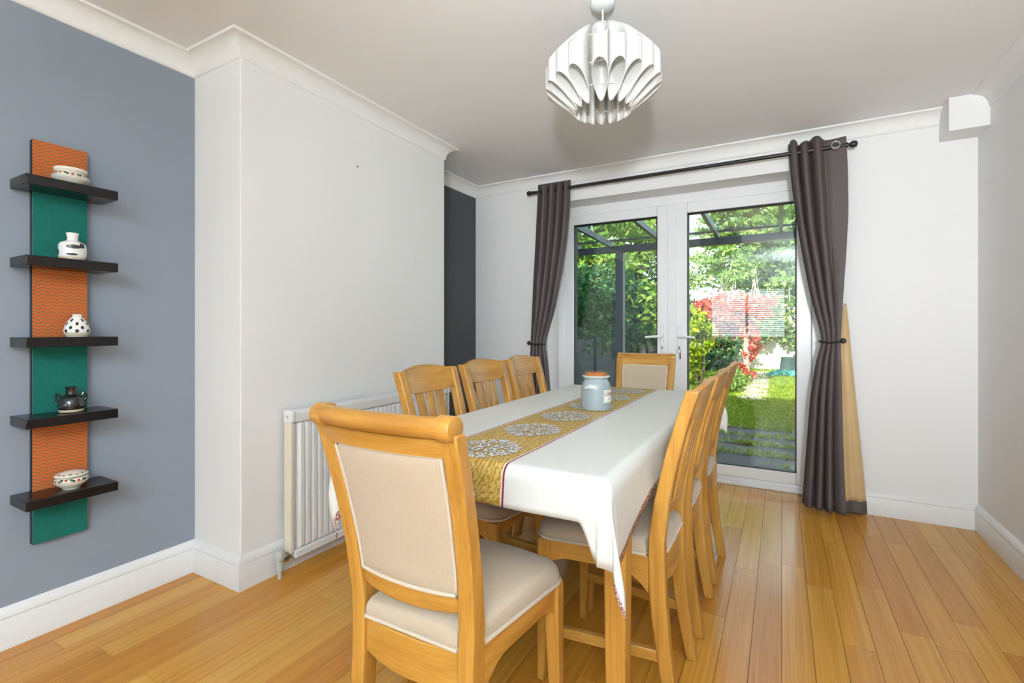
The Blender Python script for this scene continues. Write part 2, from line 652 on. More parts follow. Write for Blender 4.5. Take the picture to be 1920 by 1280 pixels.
def mitre_segment(i, prof):
    """one straight length between path corners i and i+1, mitred at both ends"""
    n = len(room_path) - 1
    P = [Vector(p) for p in room_path[:-1]]
    rings = []
    for j in (i, (i + 1) % n):
        a, b, c = P[(j - 1) % n], P[j], P[(j + 1) % n]
        d0, d1 = (b - a).normalized(), (c - b).normalized()
        n0, n1 = Vector((d0.y, -d0.x)), Vector((d1.y, -d1.x))
        m = (n0 + n1) / (1 + n0.dot(n1))
        rings.append([(b.x + m.x * t, b.y + m.y * t, z) for t, z in prof])
    return MB().loft(rings, True)


for i in range(8):
    o = mitre_segment(i, cov).build('trim_%d' % (i + 1), COVE_WHITE, angle=30)
    struct(o, 'white plaster cornice ' + texts[i], 'cornice')

skt = [(0, 0), (0.018, 0), (0.018, 0.100), (0.0165, 0.103), (0.0165, 0.107), (0.0185, 0.110), (0.0175, 0.122), (0.012, 0.133), (0.007, 0.139), (0.003, 0.143), (0, 0.143)]
texts_b = ['below the blue-grey wall', 'on the near return of the chimney breast', 'behind the radiator on the chimney breast', 'on the far return of the chimney breast',
           'below the charcoal alcove wall', '', 'along the plain right wall', 'below the mirrored blind window']
for i in range(8):
    if i == 5:
        continue
    o = mitre_segment(i, skt).build('baseboard_' + names[i], GLOSS_WHITE, angle=30)
    struct(o, 'white moulded skirting board ' + texts_b[i], 'skirting')
full = mitre_segment(5, skt)
n = len(skt)
for nm, xa, xb, tx in (('back', DX1 + 0.0, None, 'between the garden doors and the right wall'), ('back_corner', None, DX0, 'between the charcoal alcove and the garden doors')):
    mb = MB()
    vs = [list(p) for p in full.v]
    for p in vs[:n]:
        if xa is not None:
            p[0] = xa
    for p in vs[n:]:
        if xb is not None:
            p[0] = xb
    mb.add(vs, full.f)
    o = mb.build('baseboard_' + nm, GLOSS_WHITE, angle=30)
    struct(o, 'white moulded skirting board ' + tx, 'skirting')

# ------------------------------------------------------------------ garden doors
mb = MB()
FD = (DY, DY + 0.07)
mb.box(DX0, DX0 + 0.055, *FD, 0, DZ).box(DX1 - 0.055, DX1, *FD, 0, DZ)
mb.box(DX0 + 0.055, DX1 - 0.055, *FD, DZ - 0.075, DZ).box(DX0 + 0.055, DX1 - 0.055, *FD, 0, 0.055)
mb.box(DX0, DX1, DY - 0.022, DY, 0.0, 0.03)
o = mb.build('trim_9', UPVC, angle=0, bevel=0.004)
struct(o, 'white plastic frame and sill around the garden doors', 'door frame')
SX0, SX1 = DX0 + 0.057, DX1 - 0.057
MID = -0.72
GZ0, GZ1 = 0.135, 1.972


def door_leaf(n, x0, x1, g0, g1, hx, hdir, label):
    e = empty('door_%d' % n, ((x0 + x1) / 2, DY, 0))
    struct(e, label, 'door')
    c = (x0 + x1) / 2
    y0, y1 = -0.014, 0.056
    mb = MB()
    mb.box(x0 - c, g0 - c, y0, y1, 0.057, DZ - 0.077).box(g1 - c, x1 - c, y0, y1, 0.057, DZ - 0.077)
    mb.box(g0 - c, g1 - c, y0, y1, 0.057, GZ0).box(g0 - c, g1 - c, y0, y1, GZ1, DZ - 0.077)
    mb.build('sash_frame', UPVC, e, angle=0, bevel=0.006)
    t = 0.006
    mb = MB()
    mb.box(g0 - c, g0 - c + t, y0 + 0.004, y1 - 0.004, GZ0, GZ1).box(g1 - c - t, g1 - c, y0 + 0.004, y1 - 0.004, GZ0, GZ1)
    mb.box(g0 - c + t, g1 - c - t, y0 + 0.004, y1 - 0.004, GZ0, GZ0 + t).box(g0 - c + t, g1 - c - t, y0 + 0.004, y1 - 0.004, GZ1 - t, GZ1)
    mb.build('gasket', GASKET, e, angle=0)
    for yy in (0.008, 0.034):
        MB().add([(g0 - c + t, yy, GZ0 + t), (g1 - c - t, yy, GZ0 + t), (g1 - c - t, yy, GZ1 - t), (g0 - c + t, yy, GZ1 - t)], [(0, 1, 2, 3)]).build('pane', GLASS, e, angle=0)
    # handle: backplate, lever
    hb = MB().box(hx - c - 0.013, hx - c + 0.013, y0 - 0.010, y0, 0.93, 1.13).build('backplate', UPVC, e, bevel=0.005)
    hl = MB().tube([(hx - c, y0 - 0.008, 1.052), (hx - c, y0 - 0.045, 1.052), (hx - c + hdir * 0.012, y0 - 0.052, 1.052), (hx - c + hdir * 0.06, y0 - 0.053, 1.050), (hx - c + hdir * 0.118, y0 - 0.050, 1.045)],
                   [0.011, 0.010, 0.010, 0.009, 0.008], 10).build('handle', UPVC, e)
    hl['label'] = 'white lever handle'
    MB().box(hx - c - 0.004, hx - c + 0.004, y0 - 0.0115, y0 - 0.008, 0.955, 0.978).build('keyhole', BLACK_METAL, e, bevel=0.002)
    return e


d1 = door_leaf(1, SX0, MID - 0.002, -1.511, -0.829, -0.79, -1, 'white plastic glazed garden door hinged beside the charcoal alcove')
d2 = door_leaf(2, MID + 0.002, SX1, -0.61, 0.091, -0.665, 1, 'white plastic glazed garden door hinged next to the gold lined curtain')
mb = MB().box(MID - 0.03, MID + 0.03, DY - 0.024, DY - 0.014, 0.06, DZ - 0.08)
mb.build('centre_bead', UPVC, d1, angle=0, bevel=0.003).location = (-(SX0 + MID - 0.002) / 2, -DY, 0)
ky = empty('key_bunch', (-0.665, DY - 0.026, 0.965))
tag(ky, 'small bunch of keys in the lock of the garden door', 'keys')
ring = [(0.018 * math.sin(a), -0.014, -0.022 + 0.018 * math.cos(a)) for a in np.linspace(0, 2 * PI, 17)]
MB().tube(ring, 0.0014, 6).build('key_ring', CHROME, ky)
MB().box(-0.0015, 0.0015, -0.026, 0.0, -0.008, 0.008).build('key_in_lock', CHROME, ky, bevel=0.001)
MB().box(0.004, 0.016, -0.0155, -0.0125, -0.080, -0.036).build('hanging_key', CHROME, ky, bevel=0.001)

# ------------------------------------------------------------------ curtains and pole
RY, RZ = 3.475, 2.20
cp = empty('curtain_pole', (-0.71, YB, RZ))
tag(cp, 'thin black metal curtain pole above the garden doors', 'curtain pole')
MB().tube([(-1.03, RY - YB, 0), (1.05, RY - YB, 0)], 0.0125, 14).build('rod', BLACK_METAL, cp)
for s in (-1, 1):
    ex = -1.03 if s < 0 else 1.05
    prof = [(0.010, 0), (0.016, 0.004), (0.016, 0.012), (0.010, 0.016), (0.010, 0.022), (0.019, 0.030), (0.021, 0.042), (0.017, 0.056), (0.004, 0.062)]
    mb = MB().loft([[(ex + s * (z - 0.006), RY - YB + r * math.cos(2 * PI * k / 14), r * math.sin(2 * PI * k / 14)) for k in range(14)] for r, z in prof])
    mb.build('finial', BLACK_METAL, cp)
for bx in (-0.955, 0.985):
    mb = MB().tube([(bx, 0, -0.01), (bx, RY - YB, -0.012)], 0.006, 8).tube([(bx, -0.004, -0.045), (bx, -0.004, 0.03)], 0.012, 8)
    mb.build('bracket', BLACK_METAL, cp)


def curtain_sheet(edge, nfold, amp, z0, z1, nz=60, nx=120, phase=0.0, ybase=RY, sharp=0.35, bulge=0.0):
    """edge(z) -> (x left, x right, fold amplitude factor); folds run down the cloth"""
    rows = []
    for i in range(nz + 1):
        z = z0 + (z1 - z0) * i / nz
        xl, xr, af = edge(z)
        r = []
        for j in range(nx + 1):
            t = j / nx
            ph = 2 * PI * nfold * t + phase
            s = math.sin(ph)
            s = math.copysign(abs(s) ** (1 - sharp), s) if s else 0
            dx = math.cos(ph) * (xr - xl) / nfold * 0.12
            win = min(1, 10 * t, 10 * (1 - t))
            r.append((xl + (xr - xl) * t + dx * win, ybase + amp * af * s - bulge * math.sin(PI * t), z))
        rows.append(r)
    return rows


def lerp_table(tab):
    zs = [t[0] for t in tab]

    def f(z):
        return tuple(float(np.interp(z, zs, [t[k] for t in tab])) for k in range(1, len(tab[0])))
    return f


def smooth_table(tab):
    f = lerp_table(tab)

    def g(z):
        acc = None
        for d in (-0.05, -0.025, 0, 0.025, 0.05):
            v = f(z + d)
            acc = v if acc is None else tuple(a + b for a, b in zip(acc, v))
        return tuple(a / 5 for a in acc)
    return g


# right curtain (taupe, tied back, gold lining showing below)
cr = empty('curtain', (0.2, RY, 0.01))
tag(cr, 'taupe eyelet curtain tied back with its gold lining showing', 'curtain', 'taupe curtains at the garden doors')
OFF = Vector((-0.2, -RY, -0.01))


def shift(rows):
    return [[(p[0] + OFF.x, p[1] + OFF.y, p[2] + OFF.z) for p in r] for r in rows]


tabR = [(0.0, 0.112, 0.335, 1.0), (0.35, 0.135, 0.322, 0.9), (0.7, 0.158, 0.315, 0.75), (0.93, 0.190, 0.312, 0.55), (1.035, 0.222, 0.309, 0.42), (1.13, 0.200, 0.314, 0.5),
        (1.3, 0.160, 0.322, 0.62), (1.55, 0.118, 0.338, 0.75), (1.8, 0.082, 0.350, 0.9), (2.05, 0.055, 0.347, 1.0), (2.27, 0.040, 0.338, 1.0)]
eR = smooth_table(tabR)
rows = []
NZ, NX = 70, 150
for i in range(NZ + 1):
    z = 0.012 + (2.262 - 0.012) * i / NZ
    xl, xr, af = eR(z)
    r = []
    top = min(1, max(0, (z - 1.1) / 0.6))
    for j in range(NX + 1):
        t = j / NX
        # narrow folds on the left part, one broad flat panel on the right of the upper half
        warp = t if top == 0 else (1 - top) * t + top * (t ** 0.62)
        nf = 4.2
        ph = 2 * PI * nf * (t if t < 0.8 else 0.8 + (t - 0.8) * 0.4) + 0.6
        s = math.sin(ph)
        a = 0.036 * af
        flat = 1 - 0.85 * top * max(0, min(1, (t - 0.62) / 0.15))
        lat = math.cos(ph) * 0.006 * (1 if 0.04 < t < 0.96 else 0) * flat
        xx = xl + (xr - xl) * (t if top == 0 else (1 - top) * t + top * (0.55 * t + 0.45 * t ** 2.2)) + lat
        yy = RY + a * s * flat - 0.018 * (1 - top) * math.sin(PI * t) + (0.0 if z > 0.9 else -0.01)
        zz = z + (0.014 * math.sin(ph * 0.5) * top if i == NZ else 0) + (0.02 * (1 - t) * (1 if i == 0 else 0))
        r.append((xx, yy, zz))
    rows.append(r)
MB().grid(shift(rows)).build('drape', CURTAIN, cr, angle=75, solid=0.0025)
# gold lining turned outwards, with the taupe hem band below
tabG = [(0.0, 0.325, 0.447), (0.10, 0.325, 0.441), (0.30, 0.318, 0.425), (0.6, 0.312, 0.400), (0.85, 0.306, 0.378), (1.04, 0.304, 0.362), (1.20, 0.315, 0.350), (1.26, 0.335, 0.342)]
eG = smooth_table(tabG)


def lining_rows(z0, z1, n_):
    rows = []
    for i in range(n_ + 1):
        z = z0 + (z1 - z0) * i / n_
        xl, xr = eG(z)
        r = []
        for j in range(41):
            t = j / 40
            r.append((xl + (xr - xl) * t, RY + 0.005 + 0.035 * t - 0.010 * math.sin(t * 2 * PI * 1.6 + 0.5) * min(1, 1.3 - z), z))
        rows.append(r)
    return rows


lo = MB().grid(shift(lining_rows(0.085, 1.26, 40))).build('lining', LINING, cr, angle=75, solid=0.002)
lo['label'] = 'gold lining turned outwards'
MB().grid(shift(lining_rows(0.014, 0.086, 6))).build('hem_band', CURTAIN, cr, angle=75, solid=0.004)
ring = MB()
ex, ez = 0.285, RZ + 0.004
rr = []
for k in range(25):
    a = 2 * PI * k / 24
    rr.append((ex + 0.021 * math.cos(a) + OFF.x, -0.022, ez + 0.021 * math.sin(a) + OFF.z))
ring.tube(rr, 0.005, 8).build('eyelet', CHROME, cr)['label'] = 'chrome eyelet ring'
tb = MB().tube([(0.200 + OFF.x, -0.030, 1.025), (0.24 + OFF.x, -0.046, 1.018), (0.29 + OFF.x, -0.044, 1.02), (0.318 + OFF.x, -0.022, 1.027), (0.322 + OFF.x, 0.06, 1.03), (0.322 + OFF.x, 0.103, 1.03)], 0.006, 8)
tb.build('tie_back', BLACK_METAL, cr)
sph = [(0.0165 * math.sin(a), -0.0165 * math.cos(a)) for a in np.linspace(0.05, PI - 0.05, 10)]
MB().lathe(sph, 16, (0.322 + OFF.x, -0.028, 1.028)).build('tie_knob', BLACK_METAL, cr)

# left curtain
cl = empty('curtain', (-1.6, RY, 0.01))
tag(cl, 'taupe eyelet curtain tied back next to the charcoal alcove', 'curtain', 'taupe curtains at the garden doors')
OFF = Vector((1.6, -RY, -0.01))
tabL = [(0.0, -1.765, -1.560, 1.0), (0.5, -1.762, -1.585, 0.8), (0.85, -1.760, -1.612, 0.6), (0.985, -1.757, -1.640, 0.42), (1.08, -1.752, -1.610, 0.5), (1.25, -1.742, -1.555, 0.65),
        (1.5, -1.728, -1.505, 0.8), (1.8, -1.708, -1.455, 0.95), (2.05, -1.694, -1.432, 1.0), (2.27, -1.683, -1.423, 1.0)]
eL = smooth_table(tabL)
rows = []
for i in range(NZ + 1):
    z = 0.012 + (2.258 - 0.012) * i / NZ
    xl, xr, af = eL(z)
    r = []
    top = min(1, max(0, (z - 1.0) / 0.6))
    for j in range(NX + 1):
        t = j / NX
        ph = 2 * PI * 4.2 * t - 0.7
        s = math.sin(ph)
        a = 0.036 * af
        xx = xl + (xr - xl) * t + math.cos(ph) * 0.006 * (1 if 0.04 < t < 0.96 else 0)
        r.append((xx, RY + a * s - 0.015 * (1 - top) * math.sin(PI * t), z + (0.012 * s if i == NZ else 0)))
    rows.append(r)
MB().grid(shift(rows)).build('drape', CURTAIN, cl, angle=75, solid=0.0025)
tb = MB().tube([(-1.772 + OFF.x, 0.10, 0.985), (-1.772 + OFF.x, 0.0, 0.985), (-1.745 + OFF.x, -0.036, 0.980), (-1.69 + OFF.x, -0.046, 0.975), (-1.636 + OFF.x, -0.030, 0.978), (-1.628 + OFF.x, 0.0, 0.98)], 0.006, 8)
tb.build('tie_back', BLACK_METAL, cl)
MB().lathe(sph, 16, (-1.772 + OFF.x, -0.012, 0.985)).build('tie_knob', BLACK_METAL, cl)

# ------------------------------------------------------------------ radiator
rad = empty('radiator', (BX, 2.0, 0))
tag(rad, 'white ribbed panel radiator on the chimney breast', 'radiator')
RA, RB, RZB, RZT = -0.575, 0.60, 0.065, 0.735
XF = 0.085
mb = MB()
N = 33
prof = []
yy = RA + 0.03
pitch = (RB - RA - 0.06) / N
for k in range(N):
    a = yy + k * pitch
    prof += [(a, XF - 0.012), (a + pitch * 0.22, XF - 0.012), (a + pitch * 0.36, XF), (a + pitch * 0.86, XF)]
prof.append((yy + N * pitch, XF - 0.012))
rows = []
for z, d in ((RZB + 0.035, 0.0), (RZB + 0.05, 1.0), (RZT - 0.065, 1.0), (RZT - 0.05, 0.0)):
    rows.append([((XF - 0.012) + (x_ - (XF - 0.012)) * d, y_, z) for y_, x_ in prof])
mb.grid(rows)
mb.build('front_panel', RAD_WHITE, rad, angle=25, solid=0.002)
MB().box(XF - 0.016, XF, RA + 0.015, RB - 0.015, RZB, RZB + 0.036).build('bottom_rail', RAD_WHITE, rad, bevel=0.005)
MB().box(XF - 0.016, XF, RA + 0.015, RB - 0.015, RZT - 0.052, RZT - 0.004).build('top_rail', RAD_WHITE, rad, bevel=0.005)
MB().box(0.035, XF - 0.018, RA + 0.015, RB - 0.015, RZB + 0.01, RZT - 0.03).build('back_panel', RAD_WHITE, rad, angle=0)
mb = MB()
mb.box(0.03, XF - 0.004, RA + 0.01, RB - 0.01, RZT - 0.006, RZT)
mb.build('top_grille', RAD_WHITE, rad, bevel=0.002)
for s, yy in ((-1, RA), (1, RB)):
    p_ = MB().box(0.03, XF - 0.006, yy - 0.006, yy + 0.012, RZB + 0.03, RZT - 0.045).build('side_panel', RAD_CREAM, rad, bevel=0.003)
    p_['label'] = 'cream end panel'
    MB().box(0.028, XF + 0.002, yy - 0.008, yy + 0.016, RZT - 0.05, RZT + 0.003).build('corner_cap', RAD_WHITE, rad, bevel=0.005)
MB().tube([(0.06, RA - 0.008, RZT - 0.024), (0.06, RA - 0.012, RZT - 0.024)], 0.006, 10).build('air_screw', CHROME, rad)
VX = 0.062
v_ = MB().lathe([(0.004, 0.0), (0.009, 0.0), (0.009, 0.03), (0.014, 0.035), (0.014, 0.075), (0.019, 0.082), (0.020, 0.118), (0.016, 0.124), (0.002, 0.125)], 16, (VX, RA - 0.05, 0.0)).build('valve', plain('valve_grey', (0.50, 0.51, 0.48, 1), 0.35), rad)
MB().tube([(VX, RA - 0.05, 0.072), (VX, RA + 0.015, 0.078)], [0.010, 0.008], 10).tube([(VX, RA - 0.03, 0.073), (VX, RA - 0.012, 0.075)], 0.0135, 6).build('valve_elbow', CHROME, rad)
MB().tube([(VX, RA - 0.05, -0.002), (VX, RA - 0.05, 0.032)], 0.0075, 10).build('pipe_tail', plain('pipe_black', (0.02, 0.018, 0.016, 1), 0.5), rad)
# ------------------------------------------------------------------ tall shelf unit with pots
TEAL = fabric('teal_cloth', (0.003, 0.112, 0.086, 1), 800, 0.05, 0.75, 0.2)


def chevron():
    m = M('orange_chevron')
    tc = m.n('ShaderNodeTexCoord')
    sp = m.n('ShaderNodeSeparateXYZ')
    m.l(tc.outputs['Object'], sp.inputs[0])
    tri = m.math('PINGPONG', sp.outputs['Y'], 0.0125)
    v = m.math('ADD', sp.outputs['Z'], m.math('MULTIPLY', tri, 0.62))
    fr = m.math('FRACT', m.math('MULTIPLY', v, 1 / 0.0125))
    band = m.math('GREATER_THAN', fr, 0.70)
    band2 = m.math('MULTIPLY', m.math('GREATER_THAN', fr, 0.16), m.math('LESS_THAN', fr, 0.30))
    nz = m.noise(tc.outputs['Object'], 500, 2)
    org = m.ramp(nz, [(0.3, (0.48, 0.092, 0.018, 1)), (0.7, (0.60, 0.128, 0.028, 1))])
    c = m.mix(band2, org, (0.42, 0.10, 0.03, 1))
    c = m.mix(band, c, (0.13, 0.115, 0.045, 1))
    m.set(c, 0.75, 0.2)
    return m.m


CHEV = chevron()
su = empty('shelf_unit', (XL, 0.7525, 0))
tag(su, 'tall narrow wall shelf with orange chevron and teal panels and five black shelves', 'shelf unit')
MB().box(0, 0.022, -0.0785, 0.0785, 0.338, 1.788).build('backboard', BLACK_LACQUER, su, bevel=0.002)
tops = [1.633, 1.359, 1.080, 0.805, 0.528]
TH = 0.034
bounds = [1.788] + [t for t in tops] + [0.338]
for k in range(6):
    zt = bounds[k] - (0 if k == 0 else TH / 2)
    zb = bounds[k + 1] - (0 if k == 5 else TH / 2)
    p_ = MB().box(0.0225, 0.027, -0.0775, 0.0775, zb, zt).build('fabric_panel', CHEV if k % 2 == 0 else TEAL, su, angle=0)
    p_['label'] = 'orange zigzag panel' if k % 2 == 0 else 'teal panel'
for t in tops:
    MB().box(0.004, 0.150, -0.1305, 0.1285, t - TH, t).build('shelf', BLACK_LACQUER, su, bevel=0.002)

GLAZE = plain('cream_glaze', (0.80, 0.75, 0.64, 1), 0.18, 0.5, var=0.03)
GLAZE_W = plain('white_glaze', (0.82, 0.80, 0.76, 1), 0.15, 0.5, var=0.02)
GLAZE_K = plain('black_glaze', (0.010, 0.009, 0.009, 1), 0.10, 0.6, var=0.1)
CLAY = plain('pale_clay', (0.62, 0.50, 0.35, 1), 0.7, 0.3)
INK = plain('black_ink', (0.015, 0.013, 0.012, 1), 0.3)
REDP = plain('red_paint', (0.35, 0.035, 0.015, 1), 0.35)
GREENP = plain('green_paint', (0.03, 0.12, 0.05, 1), 0.35)


def prof_r(prof, z):
    for (r0, z0), (r1, z1) in zip(prof, prof[1:]):
        if min(z0, z1) <= z <= max(z0, z1) and z1 != z0:
            return r0 + (r1 - r0) * (z - z0) / (z1 - z0)
    return prof[-1][0]


def smooth_prof(pts, n=5):
    """Catmull-Rom through (r, z) points"""
    out = []
    P = [pts[0]] + list(pts) + [pts[-1]]
    for i in range(1, len(P) - 2):
        for k in range(n):
            t = k / n
            a, b, c, d = [np.array(q) for q in P[i - 1:i + 3]]
            q = 0.5 * ((2 * b) + (-a + c) * t + (2 * a - 5 * b + 4 * c - d) * t * t + (-a + 3 * b - 3 * c + d) * t ** 3)
            out.append((float(max(q[0], 0.0005)), float(q[1])))
    out.append(pts[-1])
    return out


def patch(mb, prof, ang, z, rx, rz, lift=0.0006, seg=14):
    """painted ellipse following the pot's surface"""
    def P(u, v):
        zz = z + v
        r = prof_r(prof, zz) + lift
        a = ang + u / max(r, 0.01)
        return (r * math.cos(a), r * math.sin(a), zz)
    vs = [P(0, 0)]
    for ring_ in (0.5, 1.0):
        vs += [P(rx * ring_ * math.cos(2 * PI * k / seg), rz * ring_ * math.sin(2 * PI * k / seg)) for k in range(seg)]
    fs = [(0, 1 + k, 1 + (k + 1) % seg) for k in range(seg)]
    fs += [(1 + k, 1 + seg + k, 1 + seg + (k + 1) % seg, 1 + (k + 1) % seg) for k in range(seg)]
    mb.add(vs, fs)


def band(mb, prof, z, h, lift=0.0006, seg=40):
    rings = []
    for zz in (z - h / 2, z + h / 2):
        r = prof_r(prof, zz) + lift
        rings.append([(r * math.cos(2 * PI * k / seg), r * math.sin(2 * PI * k / seg), zz) for k in range(seg)])
    mb.loft(rings, False)


SHX = XL + 0.088
VIEW = math.atan2(-0.75, 2.27)      # direction from the shelf towards the room's middle


def bowl(name, loc, label, lid, rz):
    e = empty(name, loc, rz)
    e.scale = (0.77, 0.77, 0.88)
    tag(e, label, 'pot')
    if lid:
        prof = smooth_prof([(0.001, 0.0), (0.030, 0.0), (0.034, 0.004), (0.058, 0.022), (0.066, 0.036), (0.060, 0.046), (0.050, 0.050)], 4)
    else:
        prof = smooth_prof([(0.001, 0.0), (0.036, 0.0), (0.040, 0.003), (0.063, 0.020), (0.070, 0.030), (0.062, 0.043), (0.053, 0.050), (0.058, 0.054), (0.062, 0.060), (0.061, 0.066), (0.055, 0.067)], 4)
    MB().lathe(prof, 36).build('body', GLAZE, e, angle=50)
    z0, z1 = (0.0365, 0.046) if lid else (0.032, 0.046)
    zm = (z0 + z1) / 2
    mats = [(INK, 0), (REDP, 1), (GREENP, 2)]
    for mat, k in mats:
        mb = MB()
        for j in range(9):
            a = (j * 3 + k) * 2 * PI / 27 + 0.05 * k
            patch(mb, prof, a, zm + (0.0015 if j % 2 else -0.0015), 0.0065, 0.0042)
        mb.build('painted_motif', mat, e, angle=60)['kind'] = 'stuff'
    mb = MB()
    band(mb, prof, z0 - 0.002, 0.0012)
    band(mb, prof, z1 + 0.001, 0.0012)
    mb.build('painted_line', INK, e, angle=60)
    if lid:
        lp = smooth_prof([(0.050, 0.052), (0.060, 0.054), (0.062, 0.058), (0.050, 0.064), (0.020, 0.071), (0.001, 0.072)], 4)
        l_ = MB().lathe(lp, 36).build('lid', GLAZE, e, angle=50)
        for mat, k in ((INK, 0), (REDP, 1)):
            mb = MB()
            for j in range(7):
                patch(mb, lp, (j * 2 + k) * 2 * PI / 14, 0.0635 - 0.001 * k, 0.007, 0.0014)
            mb.build('painted_motif', mat, l_, angle=60)['kind'] = 'stuff'
        MB().lathe(lp, 36)
    return e


bowl('pot', (SHX + 0.0, 0.760, tops[0]), 'wide cream pot with flared rim and painted band on the topmost shelf', False, 0.2)
bowl('lidded_pot', (SHX + 0.0, 0.762, tops[4]), 'low cream lidded pot with painted flowers on the lowest shelf', True, 0.5)

# white vase with black bars
e = empty('vase', (SHX + 0.0, 0.765, tops[1]))
e.scale = (0.77, 0.77, 1.0)
tag(e, 'small white vase with black bars and narrow neck on shelf', 'vase')
pv = smooth_prof([(0.001, 0.0), (0.040, 0.0), (0.046, 0.004), (0.052, 0.020), (0.052, 0.045), (0.047, 0.062), (0.030, 0.070), (0.021, 0.075), (0.020, 0.085), (0.024, 0.100), (0.019, 0.100)], 4)
MB().lathe(pv, 36).build('body', GLAZE_W, e, angle=50)
mb = MB()
band(mb, pv, 0.006, 0.010)
mb.build('clay_foot', CLAY, e, angle=60)
mb = MB()
for a, z, rx, rz_ in ((VIEW - 0.05, 0.020, 0.022, 0.004), (VIEW + 0.1, 0.048, 0.030, 0.0075), (VIEW + 0.75, 0.054, 0.012, 0.010), (VIEW - 1.3, 0.028, 0.010, 0.012), (VIEW + 2.2, 0.03, 0.02, 0.006), (VIEW - 2.4, 0.045, 0.02, 0.006)):
    mb = MB()
    patch(mb, pv, a, z, rx, rz_)
    mb.build('painted_bar', INK, e, angle=60)

# spotted vase
e = empty('vase', (SHX + 0.0, 0.778, tops[2]))
e.scale = (0.77, 0.77, 1.0)
tag(e, 'small round white vase with black spots on the middle shelf', 'vase')
pv = smooth_prof([(0.001, 0.0), (0.034, 0.0), (0.040, 0.003), (0.049, 0.018), (0.048, 0.034), (0.036, 0.056), (0.022, 0.070), (0.016, 0.077), (0.019, 0.083), (0.014, 0.083)], 4)
MB().lathe(pv, 36).build('body', GLAZE_W, e, angle=50)
mb = MB()
band(mb, pv, 0.009, 0.013)
mb.build('clay_foot', CLAY, e, angle=60)
mb = MB()
for row_, (z, n_, off) in enumerate(((0.022, 7, 0.0), (0.034, 7, 0.45), (0.048, 6, 0.0), (0.061, 5, 0.5))):
    for j in range(n_):
        mb = MB()
        patch(mb, pv, VIEW + (j + off) * 2 * PI / n_, z, 0.0075 - row_ * 0.0007, 0.0062)
        mb.build('painted_spot', INK, e, angle=60)

# black jug
e = empty('jug', (SHX + 0.0, 0.762, tops[3]))
e.scale = (0.77, 0.77, 1.0)
tag(e, 'small glossy black jug with two ear handles on shelf', 'jug')
pv = smooth_prof([(0.001, 0.0), (0.036, 0.0), (0.043, 0.004), (0.049, 0.018), (0.049, 0.034), (0.040, 0.054), (0.024, 0.064), (0.020, 0.070), (0.021, 0.085), (0.024, 0.092), (0.019, 0.092)], 4)
MB().lathe(pv, 36).build('body', GLAZE_K, e, angle=50)
mb = MB()
band(mb, pv, 0.007, 0.009)
mb.build('clay_foot', CLAY, e, angle=60)
for s in (-1, 1):
    a = VIEW + s * PI / 2
    c, sn = math.cos(a), math.sin(a)
    path = [(rr_ * c, rr_ * sn, zz) for rr_, zz in ((0.036, 0.058), (0.043, 0.068), (0.050, 0.069), (0.055, 0.060), (0.054, 0.048), (0.046, 0.040))]
    MB().tube(path, 0.005, 8).build('handle', GLAZE_K, e)

# ------------------------------------------------------------------ pendant lamp
PX, PY = -0.59, 1.766


def shade_mat():
    m = M('white_lamp_plastic')
    m.t.nodes.remove(m.b)
    d = m.n('ShaderNodeBsdfPrincipled')
    d.inputs['Base Color'].default_value = (0.88, 0.88, 0.87, 1)
    d.inputs['Roughness'].default_value = 0.35
    t = m.n('ShaderNodeBsdfTranslucent')
    t.inputs[0].default_value = (0.9, 0.89, 0.86, 1)
    mx = m.n('ShaderNodeMixShader')
    mx.inputs[0].default_value = 0.5
    m.l(d.outputs[0], mx.inputs[1])
    m.l(t.outputs[0], mx.inputs[2])
    m.l(mx.outputs[0], m.out.inputs['Surface'])
    return m.m


SHADE = shade_mat()
pl_ = empty('pendant_lamp', (PX, PY, H))
tag(pl_, 'white pendant lamp with a ball of curled plastic petals', 'lamp')
MB().lathe([(0.001, 0.0), (0.044, 0.0), (0.045, -0.006), (0.042, -0.018), (0.030, -0.026), (0.008, -0.028), (0.001, -0.028)], 28).build('ceiling_rose', plain('grey_white_plastic', (0.72, 0.74, 0.73, 1), 0.3, var=0.01), pl_)
MB().tube([(0, 0, -0.02), (0, 0, -0.28)], 0.003, 8).build('cord', GLOSS_WHITE, pl_)
MB().lathe([(0.008, -0.185), (0.016, -0.188), (0.018, -0.22), (0.020, -0.25), (0.014, -0.252)], 16).build('lamp_holder', GLOSS_WHITE, pl_)
bp = smooth_prof([(0.013, -0.250), (0.016, -0.256), (0.029, -0.276), (0.030, -0.290), (0.020, -0.306), (0.001, -0.310)], 4)
MB().lathe(bp, 20).build('bulb', plain('opal_bulb', (0.85, 0.84, 0.80, 1), 0.3, var=0.01), pl_)
NP = 19
R_IN, R_OUT = 0.103, 0.216
ZT, ZM, ZB = 2.212 - H, 2.088 - H, 1.926 - H
GAP0 = math.radians(8)
th0 = math.atan2(-PY - 0.0, -PX)      # towards the viewer's side of the room


def petal():
    NA, NV = 36, 14
    dth = (2 * PI - GAP0) / NP / 2
    rows = []
    for i in range(NV + 1):
        v = i / NV
        r = []
        for j in range(NA):
            al = 2 * PI * j / NA
            ca, sa = math.cos(al), math.sin(al)
            rho = (R_IN + R_OUT) / 2 + (R_OUT - R_IN) / 2 * ca
            k = (rho - R_IN) / (R_OUT - R_IN)
            half = math.tan(dth) * rho * 0.985
            tg = half * math.copysign(abs(sa) ** 1.0, sa)
            zlo = ZB + (2.022 - H - ZB) * k ** 1.05
            zhi = ZT + (2.100 - H - ZT) * k ** 1.15
            r.append((rho, tg, zlo + (zhi - zlo) * v))
        r.append(r[0])
        rows.append(r)
    mb = MB().grid(rows)
    me = mb.mesh('petal', 70)
    me.materials.append(SHADE)
    return me


